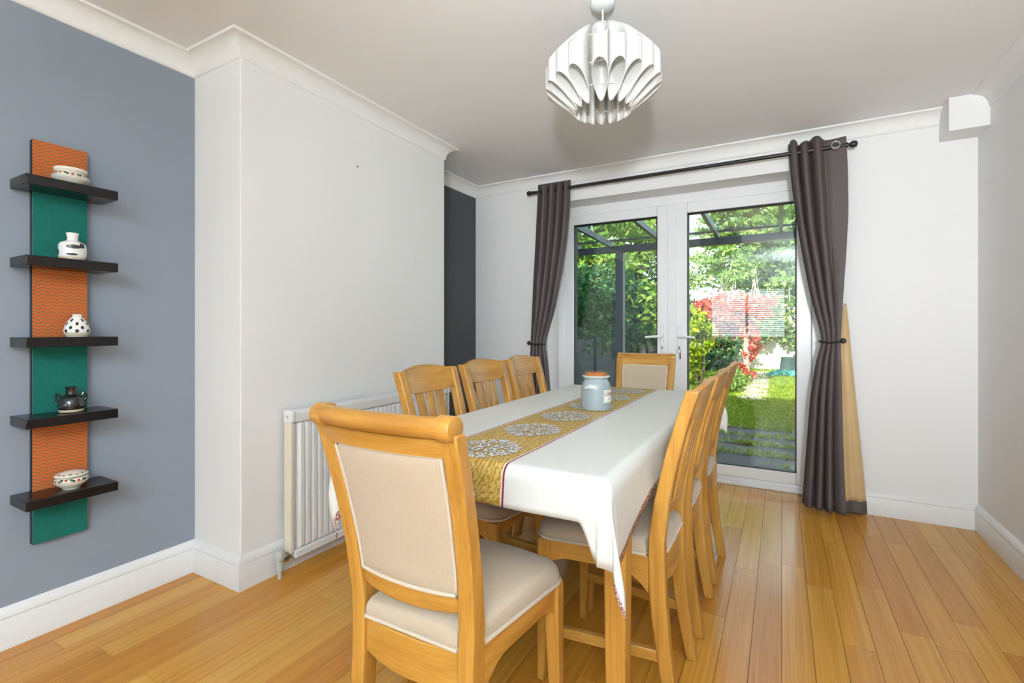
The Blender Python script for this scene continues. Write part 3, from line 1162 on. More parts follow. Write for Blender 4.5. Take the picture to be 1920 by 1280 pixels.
pme = petal()
gap_dir = th0 - math.radians(16)
for k in range(NP):
    a = gap_dir + GAP0 / 2 + (k + 0.5) * (2 * PI - GAP0) / NP
    p_ = bpy.data.objects.new('petal', pme)
    COL.objects.link(p_)
    p_.parent = pl_
    p_.rotation_euler = (0, 0, a)
    sm = p_.modifiers.new('thickness', 'SOLIDIFY')
    sm.thickness = 0.0008
for z, r in ((ZT - 0.05, 0.118), (ZM - 0.035, 0.135), (ZM - 0.105, 0.118)):
    MB().tube([(r * math.cos(a), r * math.sin(a), z) for a in np.linspace(0, 2 * PI, 41)], 0.0014, 6).build('wire_ring', GLOSS_WHITE, pl_)
mb = MB()
for k in range(3):
    a = k * 2 * PI / 3 + 0.3
    mb.tube([(0.016 * math.cos(a), 0.016 * math.sin(a), -0.235), (0.118 * math.cos(a), 0.118 * math.sin(a), ZT - 0.05)], 0.0014, 6)
mb.build('wire_spider', GLOSS_WHITE, pl_)

# ------------------------------------------------------------------ dining table, cloth, jar
TX, TY, TZ = -0.728, 1.905, 0.768
TAX, TBY = 0.368, 0.838
tb = empty('dining_table', (TX, TY, 0))
tag(tb, 'long oak dining table under a white cloth with gold runner', 'table')
MB().box(-TAX - 0.012, TAX + 0.012, -TBY - 0.012, TBY + 0.012, 0.738, TZ).build('tabletop', OAK_Y, tb, bevel=0.014)
for sx in (-1, 1):
    MB().box(sx * 0.340 - 0.011, sx * 0.340 + 0.011, -0.624, 0.734, 0.665, 0.739).build('apron', OAK_Y, tb, bevel=0.002)
    for ly in (-0.655, 0.765):
        MB().bar([(sx * 0.352, ly, 0), (sx * 0.352, ly, 0.55), (sx * 0.352, ly, 0.739)], [0.050, 0.060, 0.060], [0.050, 0.060, 0.060]).build('leg', OAK_Z, tb, bevel=0.004)
for ly in (-0.655, 0.765):
    MB().box(-0.32, 0.32, ly - 0.011, ly + 0.011, 0.665, 0.739).build('apron', OAK_X, tb, bevel=0.002)

CZ = TZ + 0.0025
RF = 0.030


def fold(e, tilt=0.06):
    if e <= 0:
        return 0.0, 0.0
    q = RF * PI / 2
    if e < q:
        return RF * math.sin(e / RF), RF * (1 - math.cos(e / RF))
    return RF + (e - q) * math.sin(tilt), RF + (e - q) * math.cos(tilt)


def cloth_pt(a, b, lift=0.0):
    """flat cloth coordinates (a across, b along) -> position over the table"""
    sx, sy = (1 if a >= 0 else -1), (1 if b >= 0 else -1)
    ex, ey = abs(a) - TAX, abs(b) - TBY
    x_, y_, z_ = min(abs(a), TAX), min(abs(b), TBY), CZ
    if ex <= 0 and ey <= 0:
        z_ += lift + 0.0006 * math.sin(b * 26) * math.sin(a * 9 + b * 4)
    elif ey <= 0:
        o_, d_ = fold(ex, 0.03 + 0.04 * math.sin(b * 13 + sx))
        x_ += o_ + lift
        z_ -= d_
    elif ex <= 0:
        o_, d_ = fold(ey, 0.05 + 0.05 * math.sin(a * 15 + 0.6 * sy))
        y_ += o_ + lift
        z_ -= d_
    else:
        r = math.hypot(ex, ey)
        ph = math.atan2(ey, ex)
        o_, d_ = fold(r, 0.04)
        s2 = math.sin(2 * ph)
        p_ = 0.20 * r * s2 * min(1, r / 0.05)
        amp = 0.098 if (sx < 0 and sy < 0) else (0.12 if (sx > 0 and sy > 0) else 0.0)
        if amp:
            p_ = max(p_, min(0.8 * r, amp * math.sin(min(r / 0.3, 1) * 2.5)) * s2)
        wob = 0.07 * r * math.sin(4 * ph) * min(1, r / 0.08)
        x_ += o_ * math.cos(ph) + p_ * 0.72 - wob
        y_ += o_ * math.sin(ph) + p_ * 0.4 + wob
        z_ -= math.sqrt(max(d_ * d_ - p_ * p_ * 0.7, 0))
    return (sx * x_, sy * y_, z_)


def sstep(t):
    t = max(0, min(1, t))
    return t * t * (3 - 2 * t)


def over_side(b, sx):
    if sx > 0:
        return 0.150 + 0.070 * sstep((-b - 0.46) / 0.34) + 0.04 * sstep((b - 0.6) / 0.2)
    return 0.185 + 0.05 * sstep((-b - 0.6) / 0.2)


def over_end(a, sy):
    return 0.118 + 0.090 * sstep((abs(a) - (TAX - 0.045)) / 0.05)


nA, nB = 110, 150
core_a = np.linspace(-TAX, TAX, nA)
core_b = np.linspace(-TBY, TBY, nB)
ks = [0, 0.012, 0.03, 0.06, 0.1, 0.16, 0.24, 0.33, 0.43, 0.54, 0.65, 0.76, 0.88, 1.0]
ua = [('L', k) for k in reversed(ks[1:])] + [('c', a) for a in core_a] + [('R', k) for k in ks[1:]]
ub = [('N', k) for k in reversed(ks[1:])] + [('c', b) for b in core_b] + [('F', k) for k in ks[1:]]
pts, flat = [], []
for tbk, kb in ub:
    rp, rf = [], []
    for tak, ka in ua:
        b0 = kb if tbk == 'c' else (-TBY if tbk == 'N' else TBY)
        a = ka if tak == 'c' else ((-TAX - ka * over_side(b0, -1)) if tak == 'L' else (TAX + ka * over_side(b0, 1)))
        b = kb if tbk == 'c' else ((-TBY - kb * over_end(a, -1)) if tbk == 'N' else (TBY + kb * over_end(a, 1)))
        rp.append(cloth_pt(a, b))
        hem = min(1 - ka if tak in 'LR' else 9, 9)
        rf.append((a, b, (1 - ka) * over_side(b0, 1 if tak == 'R' else -1) if tak in 'LR' else 1.0))
    pts.append(rp)
    flat.append(rf)


def cloth_mat():
    m = M('printed_tablecloth')
    at = m.n('ShaderNodeAttribute', attribute_name='flat')
    sp = m.n('ShaderNodeSeparateXYZ')
    m.l(at.outputs['Vector'], sp.inputs[0])
    a = m.math('ABSOLUTE', sp.outputs['X'])
    inband = m.math('LESS_THAN', a, 0.1205)
    white_line = m.math('MULTIPLY', m.math('GREATER_THAN', a, 0.1205), m.math('LESS_THAN', a, 0.1245))
    red_line = m.math('MULTIPLY', m.math('GREATER_THAN', a, 0.1245), m.math('LESS_THAN', a, 0.1300))
    # fine weave of the white ground
    nz = m.noise(m.mapping(at.outputs['Vector'], (500, 500, 1)), 1.0, 2)
    ground = m.ramp(nz, [(0.3, (0.66, 0.668, 0.635, 1)), (0.7, (0.72, 0.728, 0.695, 1))])
    # damask: curling two-tone gold leaves
    w1 = m.n('ShaderNodeTexWave', wave_type='RINGS', rings_direction='Z')
    w1.inputs['Scale'].default_value = 15.0
    w1.inputs['Distortion'].default_value = 9.0
    w1.inputs['Detail'].default_value = 2.0
    w1.inputs['Detail Scale'].default_value = 2.2
    mp = m.n('ShaderNodeCombineXYZ')
    m.l(a, mp.inputs[0])
    m.l(m.math('PINGPONG', sp.outputs['Y'], 0.1425), mp.inputs[1])
    m.l(m.mapping(mp.outputs[0], (1.6, 1.6, 1)), w1.inputs['Vector'])
    n3 = m.noise(m.mapping(mp.outputs[0], (62, 62, 1)), 1.0, 2, 0.5, 2.6)
    dm = m.math('ADD', m.math('MULTIPLY', w1.outputs['Fac'], 0.45), m.math('MULTIPLY', n3, 0.75))
    gold = m.ramp(dm, [(0.50, (0.36, 0.205, 0.030, 1)), (0.56, (0.36, 0.205, 0.030, 1)), (0.60, (0.53, 0.37, 0.105, 1)), (1.0, (0.56, 0.40, 0.125, 1))])
    c = m.mix(inband, ground, gold)
    c = m.mix(white_line, c, (0.80, 0.70, 0.66, 1))
    c = m.mix(red_line, c, (0.20, 0.018, 0.035, 1))
    # maroon hem border with pale curls
    hb = m.math('LESS_THAN', sp.outputs['Z'], 0.020)
    v = m.n('ShaderNodeTexVoronoi', feature='DISTANCE_TO_EDGE')
    v.inputs['Scale'].default_value = 90
    m.l(at.outputs['Vector'], v.inputs['Vector'])
    curl = m.math('LESS_THAN', v.outputs['Distance'], 0.10)
    c = m.mix(hb, c, m.mix(curl, (0.16, 0.012, 0.025, 1), (0.72, 0.60, 0.55, 1)))
    m.set(c, 0.42, 0.4)
    # pressed fold creases across the table
    cr_ = m.math('PINGPONG', m.math('ADD', sp.outputs['Y'], 0.03), 0.095)
    crease = m.math('LESS_THAN', cr_, 0.0022)
    m.bump(m.math('ADD', m.math('MULTIPLY', crease, 1.0), m.math('MULTIPLY', nz, 0.10)), 0.6, 0.003)
    return m.m


mb = MB().grid(pts)
cloth = mb.build('tablecloth', cloth_mat(), None, angle=0, loc=(TX, TY, 0))
cloth.data.polygons.foreach_set('use_smooth', [True] * len(cloth.data.polygons))
att = cloth.data.attributes.new('flat', 'FLOAT_VECTOR', 'POINT')
att.data.foreach_set('vector', [c for r in flat for p in r for c in p])
sm = cloth.modifiers.new('thickness', 'SOLIDIFY')
sm.thickness = 0.0012
sm.offset = 1
tag(cloth, 'white tablecloth with gold damask band and maroon hem draped over the table', 'tablecloth')

# printed medallions: scrolls that follow the cloth
MED_W = plain('silver_white_print', (0.74, 0.76, 0.80, 1), 0.4, var=0.03)
MED_D = plain('slate_print', (0.13, 0.15, 0.20, 1), 0.5, var=0.05)


def scrolls():
    """polylines inside the unit disc, one quadrant; mirrored later"""
    L = []

    def spiral(cx, cy, R, a0, turns, shrink=0.85, n_=22):
        L.append([(cx + R * (1 - shrink * t) * math.cos(a0 + 2 * PI * turns * t), cy + R * (1 - shrink * t) * math.sin(a0 + 2 * PI * turns * t)) for t in np.linspace(0, 1, n_)])
    spiral(0.20, 0.20, 0.17, -2.3, 1.35)
    spiral(0.52, 0.17, 0.16, PI, -1.3)
    spiral(0.17, 0.54, 0.16, -PI / 2, 1.3)
    spiral(0.50, 0.47, 0.17, -2.4, 1.2)
    spiral(0.80, 0.10, 0.10, PI, 1.15)
    spiral(0.10, 0.80, 0.10, -PI / 2, -1.15)
    spiral(0.72, 0.36, 0.11, 3.5, 1.2)
    spiral(0.36, 0.72, 0.11, 4.3, -1.2)
    for p, q in (((0.03, 0.10), (0.10, 0.36)), ((0.10, 0.03), (0.36, 0.10)), ((0.62, 0.02), (0.93, 0.03)), ((0.02, 0.62), (0.03, 0.97)), ((0.30, 0.33), (0.60, 0.66)), ((0.55, 0.30), (0.86, 0.24)), ((0.30, 0.55), (0.24, 0.86))):
        L.append([(p[0] + (q[0] - p[0]) * t + 0.03 * math.sin(PI * t), p[1] + (q[1] - p[1]) * t - 0.03 * math.sin(PI * t)) for t in np.linspace(0, 1, 9)])
    out = []
    for l in L:
        for sx in (-1, 1):
            for sy in (-1, 1):
                out.append([(sx * p[0], sy * p[1]) for p in l])
    return out


SCR = scrolls()


def medallion(bc, name='medallion'):
    res = []
    for mat, wd, lift in ((MED_D, 0.0080, 0.0022), (MED_W, 0.0058, 0.0027)):
        mb = MB()
        for l in SCR:
            P = [(p[0] * 0.104, bc + p[1] * 0.118) for p in l]
            L_, R_ = [], []
            for i, p in enumerate(P):
                a, b = P[max(i - 1, 0)], P[min(i + 1, len(P) - 1)]
                dx, dy = b[0] - a[0], b[1] - a[1]
                q = math.hypot(dx, dy) or 1
                f = wd / 2 * (0.55 + 0.45 * math.sin(PI * i / (len(P) - 1)))
                L_.append((p[0] - dy / q * f, p[1] + dx / q * f))
                R_.append((p[0] + dy / q * f, p[1] - dx / q * f))
            run_l, run_r = [], []
            runs = []
            for u_, v_ in zip(L_, R_):
                ok = min(u_[1], v_[1]) > -TBY - 0.113
                if ok:
                    run_l.append(cloth_pt(*u_, lift))
                    run_r.append(cloth_pt(*v_, lift))
                else:
                    if len(run_l) > 1:
                        runs.append((run_l, run_r))
                    run_l, run_r = [], []
            if len(run_l) > 1:
                runs.append((run_l, run_r))
            for rl, rrr in runs:
                mb.grid([rl, rrr])
        if mb.f:
            res.append(mb)
    if not res:
        return
    o_ = res[-1].build(name, MED_W, cloth, angle=0)
    if len(res) > 1:
        u_ = res[0].build('medallion_outline', MED_D, o_, angle=0)
    o_['label'] = 'silver scroll medallion'


for k in range(-1, 6):
    medallion(1.164 + 0.285 * k - TY)

# cookie jar
JX, JY = -0.682, 1.955
jar = empty('cookie_jar', (JX, JY, CZ + 0.003))
tag(jar, 'grey-blue glazed cookie jar with cork lid and lettered label', 'jar')
JAR = plain('grey_blue_glaze', (0.285, 0.335, 0.350, 1), 0.16, 0.5, var=0.06, scale=18)
JRIM = plain('pale_rim_glaze', (0.50, 0.54, 0.52, 1), 0.2, 0.5, var=0.05)
jp = smooth_prof([(0.001, 0.0), (0.056, 0.0), (0.060, 0.003), (0.0615, 0.02), (0.0625, 0.06), (0.0615, 0.085), (0.056, 0.108), (0.050, 0.118), (0.048, 0.124), (0.050, 0.130), (0.0555, 0.135)], 4)
MB().lathe(jp, 48).build('body', JAR, jar, angle=50)
MB().lathe(smooth_prof([(0.0505, 0.1300), (0.0555, 0.1340), (0.0575, 0.1375), (0.0550, 0.1405), (0.0470, 0.1400)], 3), 48).build('rim', JRIM, jar, angle=50)
cork = M('cork')
tc = cork.n('ShaderNodeTexCoord')
cn = cork.noise(tc.outputs['Object'], 260, 3)
cork.set(cork.ramp(cn, [(0.3, (0.28, 0.095, 0.03, 1)), (0.7, (0.44, 0.17, 0.06, 1))]), 0.85, 0.2)
MB().lathe([(0.001, 0.134), (0.046, 0.134), (0.0465, 0.150), (0.045, 0.1525), (0.001, 0.1525)], 40).build('cork_lid', cork.m, jar, angle=40)
to_cam = math.atan2(0 - JY, 0 - JX)


def jar_pt(u, z, lift, ang):
    r = prof_r(jp, z) + lift
    a = ang + u / r
    return (r * math.cos(a), r * math.sin(a), z)


for ha in (to_cam - math.radians(21), to_cam + math.radians(159)):
    rings = []
    for k in range(13):
        t = k / 12 * 2 - 1
        u = t * 0.034
        z = 0.096 - 0.010 * t * t + 0.002
        bulge = 0.013 * math.sqrt(max(0, 1 - t * t)) + 0.001
        hh = 0.010 * (1 - 0.45 * abs(t) ** 3)
        sec = []
        for q in range(8):
            al = 2 * PI * q / 8
            sec.append(jar_pt(u, z + hh * math.sin(al), bulge * (0.55 + 0.45 * math.cos(al)), ha))
        rings.append(sec)
    h_ = MB().loft(rings).build('handle', JRIM, jar, angle=60)
    h_['label'] = 'pale lug handle'
LA = to_cam + math.radians(58)
lw, lh0, lh1 = 0.031, 0.032, 0.084
LBL = plain('label_white', (0.80, 0.77, 0.70, 1), 0.4, var=0.02)
lab = MB().grid([[jar_pt(-lw + 2 * lw * i / 16, lh0 + (lh1 - lh0) * j / 6, 0.0010, LA) for i in range(17)] for j in range(7)]).build('label_plate', LBL, jar, angle=60)
mb = MB()
for (u0, u1, z0, z1) in ((-lw + 0.003, lw - 0.003, lh1 - 0.0045, lh1 - 0.0035), (-lw + 0.003, lw - 0.003, lh0 + 0.0035, lh0 + 0.0045), (-lw + 0.003, -lw + 0.004, lh0 + 0.0045, lh1 - 0.0045), (lw - 0.004, lw - 0.003, lh0 + 0.0045, lh1 - 0.0045)):
    mb.grid([[jar_pt(u0 + (u1 - u0) * i / 12, z, 0.0015, LA) for i in range(13)] for z in (z0, z1)])
mb.build('label_border', INK, lab, angle=60)
fc = bpy.data.curves.new('lettering', 'FONT')
fc.body = 'COOKIES'
fc.size = 0.0172
fc.align_x = 'CENTER'
fc.offset = 0.00035
fo = bpy.data.objects.new('lettering_curve', fc)
COL.objects.link(fo)
bpy.context.view_layer.update()
tm = bpy.data.meshes.new_from_object(fo)
COL.objects.unlink(fo)
bpy.data.objects.remove(fo)
bm = bmesh.new()
bm.from_mesh(tm)
bmesh.ops.subdivide_edges(bm, edges=[e_ for e_ in bm.edges if e_.calc_length() > 0.004], cuts=1)
wmax = max(abs(v.co.x) for v in bm.verts)
for v in bm.verts:
    v.co = Vector(jar_pt(v.co.x * min(1, 0.0262 / wmax), 0.0600 + v.co.y * 1.1, 0.0017, LA))
bm.to_mesh(tm)
bm.free()
tm.materials.clear()
tm.materials.append(INK)
to = bpy.data.objects.new('lettering', tm)
COL.objects.link(to)
to.parent = lab
mb = MB()
for k in range(5):
    u0, z0 = 0.0, 0.047
    pts_ = [jar_pt(u0 + (0.0055 if q % 2 == 0 else 0.0024) * math.sin(q * PI / 5), z0 + (0.0055 if q % 2 == 0 else 0.0024) * math.cos(q * PI / 5), 0.0017, LA) for q in range(10)]
mb.add(pts_ + [jar_pt(0, 0.047, 0.0017, LA)], [(q, (q + 1) % 10, 10) for q in range(10)])
mb.build('label_star', INK, lab, angle=60)


# ------------------------------------------------------------------ chairs
def back_y(z):
    return float(np.interp(z, [0, 0.12, 0.25, 0.38, 0.50, 0.62, 0.75, 0.86, 0.96], [-0.050, -0.028, -0.010, -0.001, 0.0, -0.016, -0.045, -0.076, -0.108]))


def half_w(z):
    return float(np.interp(z, [0, 0.45, 0.96], [0.146, 0.149, 0.172]))


def seat_outline(grow=0.0, back=-0.018, front=0.385):
    """plan of the cushion: narrower behind, rounded front"""
    hf = 0.200 + grow
    pts_ = [(-0.127, back - grow), (0.127, back - grow), (0.128, 0.027), (0.160 + grow, 0.031)]
    rc = 0.055
    fy = front + grow
    xr = hf
    for k in range(7):
        a = k / 6 * PI / 2
        pts_.append((xr - rc + rc * math.cos(a), fy - rc - 0.012 + rc * math.sin(a)))
    for k in range(1, 6):
        t = k / 6
        pts_.append(((xr - rc) * (1 - 2 * t), fy - 0.012 + 0.014 * math.sin(PI * t)))
    for k in range(7):
        a = PI / 2 + k / 6 * PI / 2
        pts_.append((-xr + rc + rc * math.cos(a), fy - rc - 0.012 + rc * math.sin(a)))
    pts_ += [(-0.160 - grow, 0.031), (-0.128, 0.027)]
    return pts_


def cushion_mesh():
    ol = seat_outline()
    cx, cy = 0.0, 0.19
    rings = []
    for s, z in ((0.985, 0.452), (1.0, 0.458), (1.005, 0.470), (0.99, 0.483), (0.95, 0.494), (0.88, 0.502), (0.75, 0.508), (0.5, 0.513), (0.25, 0.515), (0.02, 0.516)):
        rings.append([(cx + (p[0] - cx) * s, cy + (p[1] - cy) * s, z) for p in ol])
    return MB().loft(rings)


def chair_base(root, top=0.915):
    zs = [0, 0.06, 0.12, 0.2, 0.28, 0.36, 0.44, 0.50, 0.56, 0.62, 0.68, 0.74, 0.80, 0.86, top]
    for s in (-1, 1):
        MB().bar([(s * half_w(z), back_y(z), z) for z in zs], 0.038, [0.034, 0.036, 0.039, 0.042, 0.045, 0.046, 0.046, 0.045, 0.043, 0.041, 0.039, 0.038, 0.037, 0.036, 0.035]).build('rear_leg', OAK_Z, root, bevel=0.004)
        MB().bar([(s * 0.186, 0.352, 0), (s * 0.184, 0.346, 0.2), (s * 0.181, 0.340, 0.395), (s * 0.181, 0.340, 0.450)], [0.026, 0.033, 0.040, 0.040], [0.026, 0.033, 0.040, 0.040]).build('front_leg', OAK_Z, root, bevel=0.004)
        # side apron, arched underneath and deeper towards the back
        mb = MB()
        rings = []
        for k in range(13):
            t = k / 12
            x_ = s * (0.152 + 0.030 * t)
            y_ = 0.022 + (0.322 - 0.022) * t
            zb = 0.398 - 0.055 * max(0, 1 - t / 0.28) ** 2 - 0.02 * max(0, (t - 0.8) / 0.2) ** 2
            rings.append([(x_ - 0.011, y_, zb), (x_ + 0.011, y_, zb), (x_ + 0.011, y_, 0.451), (x_ - 0.011, y_, 0.451)])
        mb.loft(rings).build('side_apron', OAK_Y, root, bevel=0.002)
        y0 = back_y(0.17) + 0.018
        rings = [[(x_ - 0.009, y_, 0.150 + dz), (x_ + 0.009, y_, 0.150 + dz), (x_ + 0.009, y_, 0.182 + dz), (x_ - 0.009, y_, 0.182 + dz)] for x_, y_, dz in ((s * 0.147, y0, 0), (s * 0.1845, 0.333, 0))]
        MB().loft(rings).build('stretcher', OAK_Y, root, bevel=0.002)
    # front apron
    MB().box(-0.163, 0.163, 0.333, 0.353, 0.398, 0.451).build('front_apron', OAK_X, root, bevel=0.002)
    # rear apron, bowed backwards
    rings = []
    for k in range(15):
        t = k / 14 * 2 - 1
        bow = -0.014 * (1 - t * t)
        rings.append([(t * 0.132, bow - 0.013, 0.372 - 0.012 * (1 - t * t)), (t * 0.132, bow + 0.009, 0.372 - 0.012 * (1 - t * t)), (t * 0.132, bow + 0.009, 0.450), (t * 0.132, bow - 0.013, 0.450)])
    MB().loft(rings).build('rear_apron', OAK_X, root, bevel=0.002)
    c_ = cushion_mesh().build('seat_cushion', LINEN, root, angle=50)
    c_['label'] = 'oatmeal linen cushion'
    ol = [(p[0], p[1], 0.4555) for p in seat_outline(0.002)]
    ol.append(ol[0])
    MB().tube(ol, 0.0045, 6, False).build('piping', PIPING, c_, angle=60)


def slat_chair():
    root = empty('dining_chair')
    chair_base(root, 0.941)
    # arched crest rail
    rings = []
    for k in range(21):
        t = k / 20 * 2 - 1
        zt = 0.938 + 0.020 * (1 - t * t)
        zb = 0.850 - 0.004 * (1 - t * t) + 0.008 * abs(t) ** 4
        bow = -0.020 * (1 - t * t)
        sec = []
        for z, d in ((zb, -0.010), (zb, 0.010), ((zb + zt) / 2, 0.010), (zt, 0.010), (zt, -0.010), ((zb + zt) / 2, -0.010)):
            sec.append((t * (half_w(z) - 0.018), back_y(z) + bow + d, z))
        rings.append(sec)
    MB().loft(rings).build('crest_rail', OAK_X, root, bevel=0.003)
    # lower rail
    rings = []
    for k in range(11):
        t = k / 10 * 2 - 1
        rings.append([(t * 0.134, back_y(z) - 0.016 * (1 - t * t) + d, z + 0.010 * (1 - t * t)) for z, d in ((0.555, -0.009), (0.555, 0.009), (0.592, 0.009), (0.592, -0.009))])
    MB().loft(rings).build('lower_rail', OAK_X, root, bevel=0.003)
    for q in (-1, 0, 1):
        path = []
        for z in np.linspace(0.585, 0.862, 8):
            t = (z - 0.585) / 0.277
            path.append((q * (0.046 + 0.022 * t), back_y(z) - 0.017, z))
        MB().bar(path, [0.030 + 0.014 * k / 7 for k in range(8)], 0.011).build('slat', OAK_Z, root, bevel=0.002)
    return root


def roll_chair():
    root = empty('upholstered_chair')
    chair_base(root)
    # top rail with a rolled back edge
    yb, zr = back_y(0.925), 0.926
    sec = [(0.018, 0.868), (0.018, 0.905)]
    for k in range(11):
        a = math.radians(20 + k * 25)
        sec.append((-0.006 + 0.024 * math.cos(a), zr + 0.022 * math.sin(a)))
    sec += [(-0.020, 0.898), (-0.016, 0.868)]
    rings = []
    for k in range(17):
        t = k / 16 * 2 - 1
        bow = -0.018 * (1 - t * t)
        rings.append([(t * 0.163, back_y(z) + bow + d, z) for d, z in sec])
    MB().loft(rings).build('top_rail', OAK_X, root, angle=40)
    for s in (-1, 1):
        sc_ = []
        for k in range(20):
            a = 2 * PI * k / 20
            sc_.append((back_y(0.925) - 0.006 + 0.0265 * math.cos(a), zr + 0.0245 * math.sin(a)))
        MB().loft([[(s * x_, yb + (y_ - yb) * g, zr + (z_ - zr) * g) for y_, z_ in sc_] for x_, g in ((0.150, 1.0), (0.180, 1.0), (0.184, 0.94), (0.185, 0.85))]).build('scroll_end', OAK_X, root, angle=40)
    # lower back rail
    rings = []
    for k in range(13):
        t = k / 12 * 2 - 1
        rings.append([(t * 0.134, back_y(z) - 0.018 * (1 - t * t) + d, z - 0.006 * (1 - t * t)) for z, d in ((0.530, -0.011), (0.530, 0.011), (0.572, 0.011), (0.572, -0.011))])
    MB().loft(rings).build('lower_rail', OAK_X, root, bevel=0.003)
    # padded panel, both faces
    z0, z1 = 0.566, 0.874

    def P(u, v, d):
        z = z0 + (z1 - z0) * v
        hw = half_w(z) - 0.021
        return (u * hw, back_y(z) - 0.016 * (1 - u * u) + d, z)
    nU, nV = 14, 18
    front, backf = [], []
    for j in range(nV + 1):
        v = j / nV
        rf, rb = [], []
        for i in range(nU + 1):
            u = i / nU * 2 - 1
            edge = min(1, min(1 - abs(u), 2 * min(v, 1 - v)) / 0.22)
            puff = 0.010 + 0.008 * math.sqrt(max(0, 1 - (1 - edge) ** 2))
            rf.append(P(u, v, puff))
            rb.append(P(u, v, -puff * 0.95))
        front.append(rf)
        backf.append(rb)
    mb = MB().grid(front).grid(backf)
    c_ = mb.build('back_panel', LINEN, root, angle=60)
    c_['label'] = 'oatmeal linen back panel'
    for d in (0.013, -0.0135):
        loop = [P(u, 0.012, d) for u in np.linspace(-0.97, 0.97, 13)] + [P(0.97, v, d) for v in np.linspace(0.06, 0.95, 12)] + [P(u, 0.988, d) for u in np.linspace(0.97, -0.97, 13)] + [P(-0.97, v, d) for v in np.linspace(0.95, 0.012, 12)]
        MB().tube(loop, 0.0048, 6, False).build('piping', PIPING, c_, angle=60)
    return root


near = roll_chair()
near.location = (-0.702, 0.822, 0)
tag(near, 'rolled-top oak chair with linen back at the table end away from the doors', 'chair', 'upholstered chairs at the table ends')
far = copy_tree(near)
far.location = (-0.772, 3.10, 0)
far.rotation_euler = (0, 0, PI + math.radians(1.5))
tag(far, 'oak chair with rolled top and linen back standing before the garden doors', 'chair', 'upholstered chairs at the table ends')

sl = slat_chair()
right_y = [1.575, 2.000, 2.422]
left_y = [1.603, 2.050, 2.458]
ordn = ['nearest the white cloth corner that hangs lowest', 'in the middle of its side', 'closest to the garden doors']
lab_r = ['slat-back oak chair opposite the radiator side, beside the lowest hanging cloth corner', 'slat-back oak chair, middle of the three facing the chimney breast', 'slat-back oak chair facing the chimney breast, closest to the garden doors']
lab_l = ['slat-back oak chair in front of the radiator', 'slat-back oak chair, middle of the three backing onto the chimney breast', 'slat-back oak chair in front of the dark left curtain']
first = True
for k in range(3):
    c = sl if first else copy_tree(sl)
    first = False
    c.location = (-0.312 + (0.004 if k == 1 else 0.008 * (k == 2)), right_y[k], 0)
    c.rotation_euler = (0, 0, PI / 2 + math.radians((0.0, 0.6, -0.8)[k]))
    tag(c, lab_r[k], 'chair', 'slat-back chairs along the table')
for k in range(3):
    c = copy_tree(sl)
    c.location = (-1.200 - (0.01 if k == 1 else 0.0), left_y[k], 0)
    c.rotation_euler = (0, 0, -PI / 2 + math.radians((0.0, -1.0, -0.5)[k]))
    tag(c, lab_l[k], 'chair', 'slat-back chairs along the table')

# ------------------------------------------------------------------ garden
GZ = -0.12


def leaf_mat(name, stops, trans=0.35):
    m = M(name)
    g = m.n('ShaderNodeNewGeometry')
    m.t.nodes.remove(m.b)
    col = m.ramp(g.outputs['Random Per Island'], stops)
    d = m.n('ShaderNodeBsdfDiffuse')
    t = m.n('ShaderNodeBsdfTranslucent')
    m.l(col, d.inputs[0])
    m.l(col, t.inputs[0])
    mx = m.n('ShaderNodeMixShader')
    mx.inputs[0].default_value = trans
    m.l(d.outputs[0], mx.inputs[1])
    m.l(t.outputs[0], mx.inputs[2])
    m.l(mx.outputs[0], m.out.inputs['Surface'])
    return m.m


L_CONIFER = leaf_mat('conifer_leaf', [(0, (0.114, 0.218, 0.038, 1)), (0.5, (0.209, 0.361, 0.067, 1)), (0.85, (0.399, 0.551, 0.104, 1)), (1, (0.684, 0.627, 0.133, 1))])
L_CYPRESS = leaf_mat('cypress_leaf', [(0, (0.140, 0.238, 0.070, 1)), (0.6, (0.280, 0.434, 0.119, 1)), (1, (0.476, 0.602, 0.196, 1))])
L_HEDGE = leaf_mat('hedge_leaf', [(0, (0.038, 0.098, 0.045, 1)), (0.6, (0.075, 0.180, 0.075, 1)), (1, (0.165, 0.300, 0.135, 1))])
L_LIME = leaf_mat('lime_leaf', [(0, (0.16, 0.27, 0.02, 1)), (0.6, (0.34, 0.44, 0.03, 1)), (1, (0.55, 0.58, 0.06, 1))])
L_RED = leaf_mat('red_leaf', [(0, (0.42, 0.05, 0.04, 1)), (0.5, (0.62, 0.13, 0.10, 1)), (0.8, (0.68, 0.26, 0.20, 1)), (1, (0.38, 0.34, 0.10, 1))])
L_IVY = leaf_mat('ivy_leaf', [(0, (0.078, 0.169, 0.039, 1)), (0.6, (0.208, 0.325, 0.078, 1)), (0.9, (0.416, 0.481, 0.156, 1)), (1, (0.585, 0.390, 0.156, 1))])
L_GRASS = leaf_mat('grass_blade', [(0, (0.130, 0.220, 0.020, 1)), (0.6, (0.240, 0.340, 0.040, 1)), (1, (0.400, 0.450, 0.100, 1))], 0.4)
BARK = plain('pale_bark', (0.48, 0.40, 0.31, 1), 0.9, 0.2, var=0.25, scale=9)
BARK_D = plain('dark_bark', (0.09, 0.065, 0.045, 1), 0.9, 0.2, var=0.25, scale=9)


